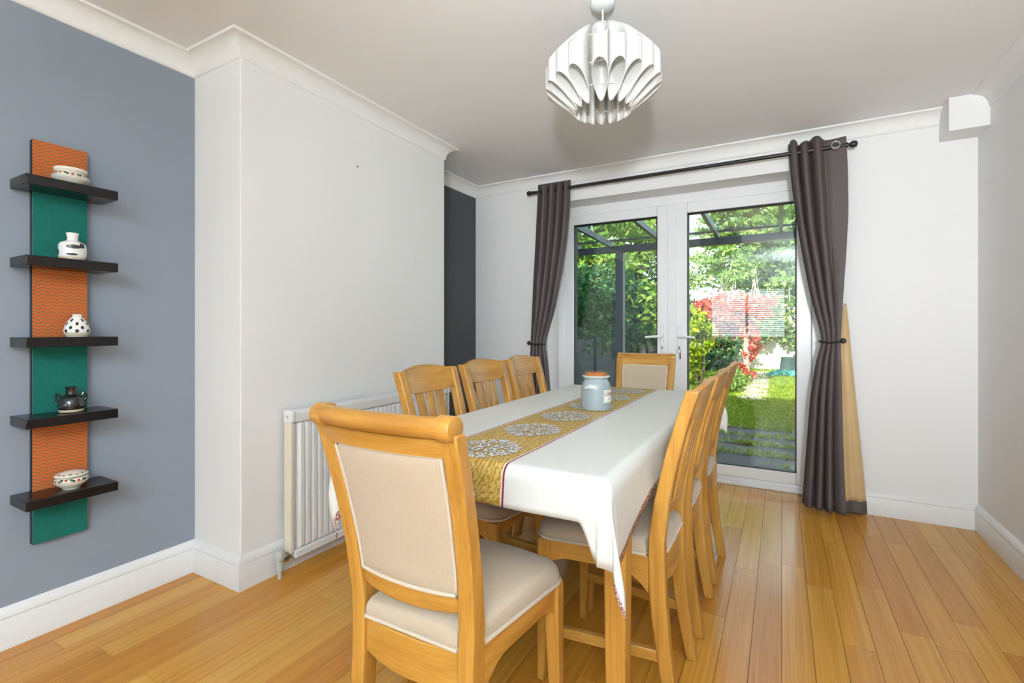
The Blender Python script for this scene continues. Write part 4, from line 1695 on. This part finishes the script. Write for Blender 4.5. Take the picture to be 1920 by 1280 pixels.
def leaves(name, P, size, mat, parent, seed=1, aspect=0.55, droop=0.0, flatten=0.0):
    """one joined part: a leaf-shaped quad at each point"""
    rng = np.random.default_rng(seed)
    P = np.asarray(P, dtype=float)
    n_ = len(P)
    d = rng.normal(size=(n_, 3))
    d[:, 2] = d[:, 2] * (1 - flatten) - droop
    d /= np.linalg.norm(d, axis=1)[:, None]
    q = rng.normal(size=(n_, 3))
    s = np.cross(d, q)
    s /= np.linalg.norm(s, axis=1)[:, None] + 1e-9
    L_ = size * rng.uniform(0.6, 1.35, n_)[:, None]
    W = L_ * aspect
    V = np.stack([P - d * L_ * 0.5, P + s * W * 0.5 - d * L_ * 0.05, P + d * L_ * 0.5, P - s * W * 0.5 - d * L_ * 0.05], 1).reshape(-1, 3)
    me = bpy.data.meshes.new(name)
    me.vertices.add(n_ * 4)
    me.vertices.foreach_set('co', V.ravel())
    me.loops.add(n_ * 4)
    me.loops.foreach_set('vertex_index', np.arange(n_ * 4, dtype=np.int32))
    me.polygons.add(n_)
    me.polygons.foreach_set('loop_start', np.arange(0, n_ * 4, 4, dtype=np.int32))
    me.polygons.foreach_set('loop_total', np.full(n_, 4, dtype=np.int32))
    me.update(calc_edges=True)
    me.validate()
    me.materials.append(mat)
    o_ = bpy.data.objects.new(name, me)
    COL.objects.link(o_)
    if parent is not None:
        o_.parent = parent
    o_['kind'] = 'stuff'
    return o_


def blob(rng, c, r, n_, shell=0.55):
    v = rng.normal(size=(n_, 3))
    v /= np.linalg.norm(v, axis=1)[:, None]
    rad = (shell + (1 - shell) * rng.random(n_)) ** 0.8
    return np.array(c) + v * rad[:, None] * np.array(r)


def clumps(rng, c, r, nclump, rc, per, shell=0.3):
    C = blob(rng, c, r, nclump, shell)
    return np.concatenate([blob(rng, q, np.array(rc) * rng.uniform(0.6, 1.3), per, 0.2) for q in C])


# ground: patio, lawn, path
LAWN = M('lawn_soil')
gg = LAWN.n('ShaderNodeNewGeometry')
l1 = LAWN.noise(gg.outputs['Position'], 0.8, 4)
l2 = LAWN.noise(gg.outputs['Position'], 40, 4)
LAWN.set(LAWN.mix(l2, LAWN.ramp(l1, [(0.35, (0.17, 0.26, 0.03, 1)), (0.65, (0.27, 0.33, 0.07, 1))]), (0.12, 0.20, 0.03, 1)), 0.95, 0.1)
o = MB().box(-40, 40, -15, 60, GZ - 0.3, GZ - 0.02).build('floor_garden', LAWN.m, angle=0)
struct(o, 'green lawn of the garden beyond the patio', 'lawn')
rng = np.random.default_rng(5)
n_ = 60000
gx = rng.uniform(-3.2, 3.0, n_)
gy = 6.75 + 9.8 * rng.random(n_) ** 1.3
P = np.stack([gx, gy, np.full(n_, GZ - 0.02) + 0.03], 1)
keep = ~((np.abs(gx + 0.45) < 0.22) & (gy > 9.3) & (rng.random(n_) > 0.25))
g_ = leaves('grass', P[keep], 0.085, L_GRASS, None, 3, 0.22, -1.2)
tag(g_, 'short grass of the sunny lawn beyond the patio', 'grass', kind='stuff')

SLAB = []
for k, c in enumerate(((0.085, 0.085, 0.085), (0.11, 0.105, 0.10), (0.07, 0.072, 0.078))):
    SLAB.append(plain('slab_stone_%d' % k, c + (1,), 0.85, 0.3, var=0.25, scale=14, bump=0.3))
o = MB().box(-3.0, 3.0, 3.86, 6.80, GZ - 0.08, GZ - 0.022).build('floor_patio', plain('patio_joint', (0.05, 0.06, 0.03, 1), 0.95), angle=0)
struct(o, 'grey stone patio outside the garden doors', 'patio')
slab_me = []
for m_ in SLAB:
    me = MB().box(-0.5, 0.5, -0.5, 0.5, -0.03, 0.0).mesh('slab', 0)
    me.materials.append(m_)
    slab_me.append(me)
y = 3.90
r_ = 0
while y < 6.75:
    x = -2.95 + (0.3 if r_ % 2 else 0)
    while x < 2.9:
        s_ = bpy.data.objects.new('slab', random.choice(slab_me))
        COL.objects.link(s_)
        s_.parent = o
        s_.location = (x + 0.3, y + 0.225, GZ + random.uniform(-0.006, 0.006))
        s_.rotation_euler = (random.uniform(-0.008, 0.008), random.uniform(-0.008, 0.008), 0)
        s_.scale = (0.585, 0.435, 1)
        x += 0.6
    y += 0.45
    r_ += 1
W = []
for k in range(110):
    c = (rng.uniform(-1.6, 0.6), rng.choice([4.8, 5.25, 5.7, 6.15, 6.6, 6.75]) + rng.normal() * 0.03, GZ + 0.02)
    W.append(np.array(c) + rng.normal(size=(40, 3)) * np.array([0.10, 0.03, 0.015]))
t_ = leaves('weed', np.concatenate(W), 0.05, L_GRASS, None, 8, 0.3, -0.8)
tag(t_, 'green weeds growing in the joints of the patio slabs', 'weeds', kind='stuff')
pth = MB().box(-0.72, -0.18, 9.2, 15.9, GZ - 0.06, GZ - 0.018).build('path', plain('path_earth', (0.42, 0.34, 0.22, 1), 0.95, 0.1, var=0.2), angle=0)
tag(pth, 'narrow path of pale stones leading over the lawn', 'path')
PST = plain('pale_path_stone', (0.55, 0.48, 0.40, 1), 0.9, 0.2, var=0.2, scale=12)
me = MB().lathe([(0.001, -0.03), (0.24, -0.03), (0.25, 0.0), (0.23, 0.012), (0.001, 0.014)], 9).mesh('path_stone', 30)
me.materials.append(PST)
for k in range(11):
    s_ = bpy.data.objects.new('path_stone', me)
    COL.objects.link(s_)
    s_.parent = pth
    s_.location = (-0.45 + random.uniform(-0.08, 0.08), 9.5 + k * 0.58, GZ - 0.005)
    s_.scale = (random.uniform(0.8, 1.1), random.uniform(0.9, 1.15), 1)
    s_.rotation_euler = (0, 0, random.uniform(0, 6))

# lean-to frame over the patio
LEAD = plain('dark_grey_metal', (0.045, 0.055, 0.075, 1), 0.35, 0.6, var=0.08)
vr = empty('patio_canopy', (-0.7, 6.7, GZ))
tag(vr, 'dark metal canopy frame with glazed roof over the patio', 'canopy')
B = lambda x0, x1, y0, y1, z0, z1: MB().box(x0 + 0.7, x1 + 0.7, y0 - 6.7, y1 - 6.7, z0 - GZ, z1 - GZ)
for px in (-1.98, 2.3):
    B(px - 0.055, px + 0.055, 6.64, 6.75, GZ, 2.19).build('post', LEAD, vr, angle=0, bevel=0.006)
B(-2.6, 2.6, 6.65, 6.75, 2.185, 2.275).build('front_beam', LEAD, vr, angle=0, bevel=0.006)
B(-2.6, 2.6, 3.90, 3.95, 2.25, 2.36).build('wall_plate', LEAD, vr, angle=0)
B(-2.6, 2.6, 6.60, 6.63, 2.33, 2.355).build('roof_edge', LEAD, vr, angle=0)
for k in range(8):
    px = -2.8 + 0.7 * k
    if px < -2.5 or px > 2.5:
        px = -2.58 if px < 0 else 2.54
    mb = MB().loft([[(px + 0.7 - 0.02, y_ - 6.7, z_ - GZ), (px + 0.7 + 0.02, y_ - 6.7, z_ - GZ), (px + 0.7 + 0.02, y_ - 6.7, z_ + 0.07 - GZ), (px + 0.7 - 0.02, y_ - 6.7, z_ + 0.07 - GZ)] for y_, z_ in ((3.95, 2.30), (6.70, 2.255))])
    mb.build('rafter', LEAD, vr, angle=0)
    if k < 7:
        xa, xb = px + 0.72, px + 0.7 + 0.68
        MB().add([(xa, 3.93 - 6.7, 2.385 - GZ), (xb, 3.93 - 6.7, 2.385 - GZ), (xb, 6.8 - 6.7, 2.338 - GZ), (xa, 6.8 - 6.7, 2.338 - GZ)], [(0, 1, 2, 3)]).build('roof_pane', ROOF_GLASS, vr, angle=0)


# fences
def board_fence(name, length, height, nb, panel, matb, matp, loc, rz, label):
    e = empty(name, loc, rz)
    tag(e, label, 'fence')
    bh = height / nb
    np_ = int(round(length / panel))
    panel = length / np_
    me_ = MB().loft([[(x_, -0.012, 0), (x_, 0.004, 0), (x_, 0.004, bh * 1.1), (x_, -0.002, bh * 1.1)] for x_ in (0.03, panel - 0.03)]).mesh('board', 0)
    me_.materials.append(matb)
    for p in range(np_):
        for k in range(nb):
            b_ = bpy.data.objects.new('board', me_)
            COL.objects.link(b_)
            b_.parent = e
            b_.location = (p * panel, random.uniform(-0.002, 0.002), k * bh)
    for p in range(np_ + 1):
        MB().box(p * panel - 0.045, p * panel + 0.045, -0.05, 0.03, -0.05, height + 0.05).build('post', matp, e, angle=0)
    return e


FENCE_W = plain('pale_fence_paint', (0.72, 0.66, 0.56, 1), 0.8, 0.2, var=0.08, scale=6)
FENCE_D = plain('slate_fence_paint', (0.055, 0.066, 0.075, 1), 0.8, 0.2, var=0.2, scale=6)
board_fence('garden_fence', 6.0, 1.35, 9, 1.5, FENCE_W, FENCE_W, (-0.95, 16.6, GZ), 0, 'pale sunlit board fence at the far end of the lawn')
board_fence('garden_fence', 9.0, 1.05, 7, 1.8, FENCE_D, FENCE_D, (-2.75, 4.2, GZ), PI / 2, 'slate grey board fence along the shaded garden side')

# compost bin and tarpaulin
bn = empty('compost_bin', (0.17, 15.2, GZ))
tag(bn, 'dark green tapered compost bin on the lawn by the fence', 'bin')
BIN = plain('bin_green', (0.03, 0.06, 0.055, 1), 0.5)
MB().lathe([(0.001, 0), (0.23, 0), (0.22, 0.05), (0.17, 0.40), (0.175, 0.42), (0.001, 0.42)], 20).build('body', BIN, bn)
MB().lathe([(0.001, 0.418), (0.182, 0.418), (0.182, 0.44), (0.15, 0.46), (0.001, 0.465)], 20).build('lid', BIN, bn)
rows = []
for i in range(15):
    r = []
    for j in range(22):
        u, v = i / 14 * 2 - 1, j / 21 * 2 - 1
        q = max(0, 1 - u * u) * max(0, 1 - v * v)
        r.append((v * 0.40 + 0.05 * math.sin(i * 1.7), u * 0.32 + 0.04 * math.sin(j * 1.3), 0.01 + 0.13 * q ** 0.6 + 0.03 * math.sin(i * 2.1 + j * 1.1) * q))
    rows.append(r)
tp = MB().grid(rows).build('tarpaulin', plain('turquoise_sheet', (0.08, 0.42, 0.34, 1), 0.4), None, angle=30, solid=0.004, loc=(0.10, 14.55, GZ))
tag(tp, 'crumpled turquoise sheet lying by the compost bin', 'tarpaulin')

# climber over the far fence
rng = np.random.default_rng(21)
P = [clumps(rng, (x_, 16.35, z_), (0.55, 0.22, 0.35), 9, (0.20, 0.14, 0.16), 42) for x_ in np.arange(-3.0, 4.2, 0.6) for z_ in (1.0, 1.6)]
P.append(clumps(rng, (0.55, 16.2, 0.6), (0.25, 0.15, 0.35), 10, (0.15, 0.1, 0.2), 40))
ivy = empty('ivy', (0, 16.4, GZ))
tag(ivy, 'leafy ivy tumbling over the pale far fence', 'ivy')
leaves('foliage', np.concatenate(P) - np.array((0, 16.4, GZ)), 0.12, L_IVY, ivy, 4, 0.8)
mb = MB()
for x_ in (-1.2, 0.6, 1.9):
    mb.tube([(x_, -0.02, 0), (x_ + 0.1, 0, 0.8), (x_ - 0.05, 0.05, 1.7)], 0.03, 6)
    MB().tube([(x_, -0.02, 0), (x_ + 0.1, 0, 0.8), (x_ - 0.05, 0.05, 1.7)], 0.03, 6).build('stem', BARK, ivy)

# red creeper on its post
rng = np.random.default_rng(31)
rc = empty('red_creeper', (-0.72, 12.6, GZ))
tag(rc, 'red autumn creeper spilling over a pale garden post', 'shrub')
P = [clumps(rng, (-0.30, 0, 1.72), (0.95, 0.45, 0.34), 62, (0.24, 0.2, 0.14), 50), clumps(rng, (-0.35, 0.1, 1.36), (0.60, 0.4, 0.3), 30, (0.2, 0.2, 0.18), 50),
     clumps(rng, (0.12, 0, 1.0), (0.16, 0.2, 0.6), 14, (0.12, 0.12, 0.2), 45), clumps(rng, (-0.75, 0, 1.05), (0.12, 0.15, 0.3), 6, (0.1, 0.1, 0.16), 40),
     clumps(rng, (0.05, -0.1, 0.25), (0.35, 0.3, 0.2), 10, (0.15, 0.15, 0.12), 40)]
leaves('foliage', np.concatenate(P), 0.085, L_RED, rc, 6, 0.8, 0.2)
MB().tube([(0, 0, -0.02), (0.02, 0, 0.8), (-0.02, 0.02, 1.75)], [0.07, 0.065, 0.05], 8).build('post', BARK, rc)
MB().tube([(-1.0, 0.3, -0.02), (-0.98, 0.28, 1.7)], 0.05, 8).build('post', BARK, rc)
MB().tube([(-1.2, 0.32, 1.70), (0.25, 0.0, 1.76)], 0.04, 8).build('crossbar', BARK, rc)

# lime bush
rng = np.random.default_rng(41)
lb = empty('lime_bush', (-1.38, 9.9, GZ))
tag(lb, 'bright lime green bush in front of the red creeper', 'shrub')
leaves('foliage', np.concatenate([clumps(rng, (0, 0, 1.10), (0.26, 0.30, 0.42), 26, (0.13, 0.13, 0.12), 55), clumps(rng, (-0.1, 0.1, 0.5), (0.2, 0.2, 0.3), 8, (0.12, 0.12, 0.12), 50)]), 0.075, L_LIME, lb, 9, 0.8)
for s in (-1, 1):
    MB().tube([(0.03 * s, 0, -0.02), (0.06 * s, 0.02, 0.6), (0.12 * s, 0, 1.1)], [0.02, 0.017, 0.01], 6).build('stem', BARK_D, lb)

# flower bed under the creeper
rng = np.random.default_rng(43)
fb = empty('border_plant', (-0.85, 10.6, GZ))
tag(fb, 'low leafy border plants beside the garden path', 'plant')
leaves('foliage', clumps(rng, (0, 0.6, 0.16), (0.22, 1.4, 0.18), 40, (0.12, 0.16, 0.12), 45), 0.08, L_IVY, fb, 12, 0.45, -0.6)
MB().tube([(0, 0.3, -0.02), (0.02, 0.3, 0.25)], 0.012, 6).build('stem', BARK_D, fb)

# hedge on the shaded left side
rng = np.random.default_rng(51)
hd = empty('hedge', (-3.0, 8.6, GZ))
tag(hd, 'dense dark green hedge above the slate fence', 'hedge')
P = [clumps(rng, (0.05 + 0.15 * math.sin(y_), y_, z_), (0.38, 0.45, 0.36), 12, (0.2, 0.22, 0.18), 60) for y_ in np.arange(-3.4, 4.4, 0.62) for z_ in (1.05, 1.55, 1.95)]
leaves('foliage', np.concatenate(P), 0.085, L_HEDGE, hd, 14, 0.75)
for y_ in np.arange(-3.4, 4.1, 1.0):
    MB().tube([(-0.1, y_, -0.02), (-0.05, y_, 0.9), (0.0, y_ + 0.1, 1.8)], [0.05, 0.04, 0.02], 6).build('trunk', BARK_D, hd)
rng = np.random.default_rng(53)
hs = empty('shrub', (-1.75, 11.0, GZ))
tag(hs, 'dark evergreen shrub between the hedge and the lime bush', 'shrub')
leaves('foliage', np.concatenate([clumps(rng, (0, 0, 0.85), (0.34, 0.5, 0.75), 50, (0.18, 0.2, 0.18), 60)]), 0.085, L_HEDGE, hs, 15, 0.75)
MB().tube([(0, 0, -0.02), (0.02, 0, 0.9)], [0.05, 0.02], 6).build('stem', BARK_D, hs)


rng = np.random.default_rng(57)
bh = empty('boundary_bush', (-2.1, 15.2, GZ))
tag(bh, 'broad dark bush at the end of the pale fence behind the creeper', 'shrub')
leaves('foliage', np.concatenate([clumps(rng, (x_, 0, z_), (0.42, 0.35, 0.40), 12, (0.2, 0.2, 0.2), 60) for x_ in np.arange(-0.9, 1.0, 0.4) for z_ in (0.35, 0.9, 1.45)]), 0.10, L_HEDGE, bh, 19, 0.75)
for x_ in (-0.6, 0.0, 0.6):
    MB().tube([(x_, 0, -0.02), (x_ + 0.04, 0, 1.2)], [0.05, 0.02], 6).build('stem', BARK_D, bh)


# trees
def conifer(name, loc, height, radius, nbr, mat, bark, label, seed, zstart=0.2, per=260, leaf=0.14, droop=0.35, trunk_r=0.16, dens=1.0, group=None):
    rng = np.random.default_rng(seed)
    e = empty(name, loc)
    tag(e, label, 'tree', group)
    MB().tube([(0, 0, -0.1), (0.05, 0.02, height * 0.35), (-0.04, 0.03, height * 0.7), (0, 0, height)], [trunk_r, trunk_r * 0.8, trunk_r * 0.5, 0.02], 8).build('trunk', bark, e)
    P = []
    bm_ = MB()
    for k in range(nbr):
        t = (k + 0.5) / nbr
        z = height * (zstart + (1 - zstart) * t)
        a = k * 2.4 + rng.normal() * 0.3
        L_ = radius * (1 - 0.75 * t) * rng.uniform(0.7, 1.2)
        tip = np.array((math.cos(a) * L_, math.sin(a) * L_, z - droop * L_ * 0.4 + 0.15 * L_))
        base = np.array((0, 0, z))
        mid = (base + tip) / 2 + np.array((0, 0, 0.12 * L_))
        bm_.tube([base, mid, tip], [0.035, 0.025, 0.008], 5)
        m_ = int(per * dens)
        u = rng.random(m_) ** 0.6
        q = base + (tip - base) * u[:, None] + np.array((0, 0, 0.10 * L_)) * (np.sin(PI * u)[:, None])
        q += rng.normal(size=(m_, 3)) * np.array((0.30, 0.30, 0.13)) * (0.35 + 0.45 * L_ / radius)
        P.append(q)
    b_ = bm_.build('branches', bark, e)
    b_['kind'] = 'stuff'
    leaves('foliage', np.concatenate(P), leaf, mat, e, seed + 1, 0.42, 0.35, 0.3)
    return e


conifer('conifer', (-4.05, 10.2, GZ), 6.5, 2.1, 56, L_CONIFER, BARK_D, 'dense yellow-green conifer rising behind the dark hedge', 61, 0.18, 300, 0.15)
conifer('conifer', (-3.55, 13.6, GZ), 7.5, 2.0, 56, L_CONIFER, BARK_D, 'tall green conifer between the hedge and the bare trunked cypresses', 63, 0.12, 300, 0.16)
conifer('conifer', (-6.2, 9.0, GZ), 6.0, 1.7, 30, L_CONIFER, BARK_D, 'yellowish conifer seen past the dark left curtain', 65, 0.2, 260, 0.17)
for k, (x_, y_, h_, ra) in enumerate(((-1.9, 19.6, 7.0, 1.8), (-0.95, 20.2, 7.2, 1.9), (-0.25, 19.4, 6.6, 1.6), (0.75, 20.6, 5.6, 1.7), (1.9, 19.8, 5.4, 1.8))):
    conifer('cypress', (x_, y_, GZ), h_, ra, 34, L_CYPRESS, BARK, 'pale trunked cypress standing beyond the far fence', 70 + 3 * k, 0.36, 200, 0.20, 0.25, 0.13, 0.85, group='cypresses beyond the far fence')
rng = np.random.default_rng(91)
tg = empty('thicket', (-0.5, 18.6, GZ))
tag(tg, 'thicket of low shrubs and bare stems behind the far fence', 'shrub')
leaves('foliage', np.concatenate([clumps(rng, (x_, 0, 1.5), (0.7, 0.4, 0.75), 14, (0.3, 0.25, 0.25), 50) for x_ in np.arange(-5, 5.2, 0.9)]), 0.15, L_IVY, tg, 17, 0.7)
for k in range(16):
    x_ = rng.uniform(-1.6, 1.0)
    MB().tube([(x_, -0.3, 0), (x_ + rng.normal() * 0.15, -0.3, 1.6), (x_ + rng.normal() * 0.4, -0.2, rng.uniform(2.6, 3.6))], [0.045, 0.035, 0.012], 5).build('stem', BARK, tg)
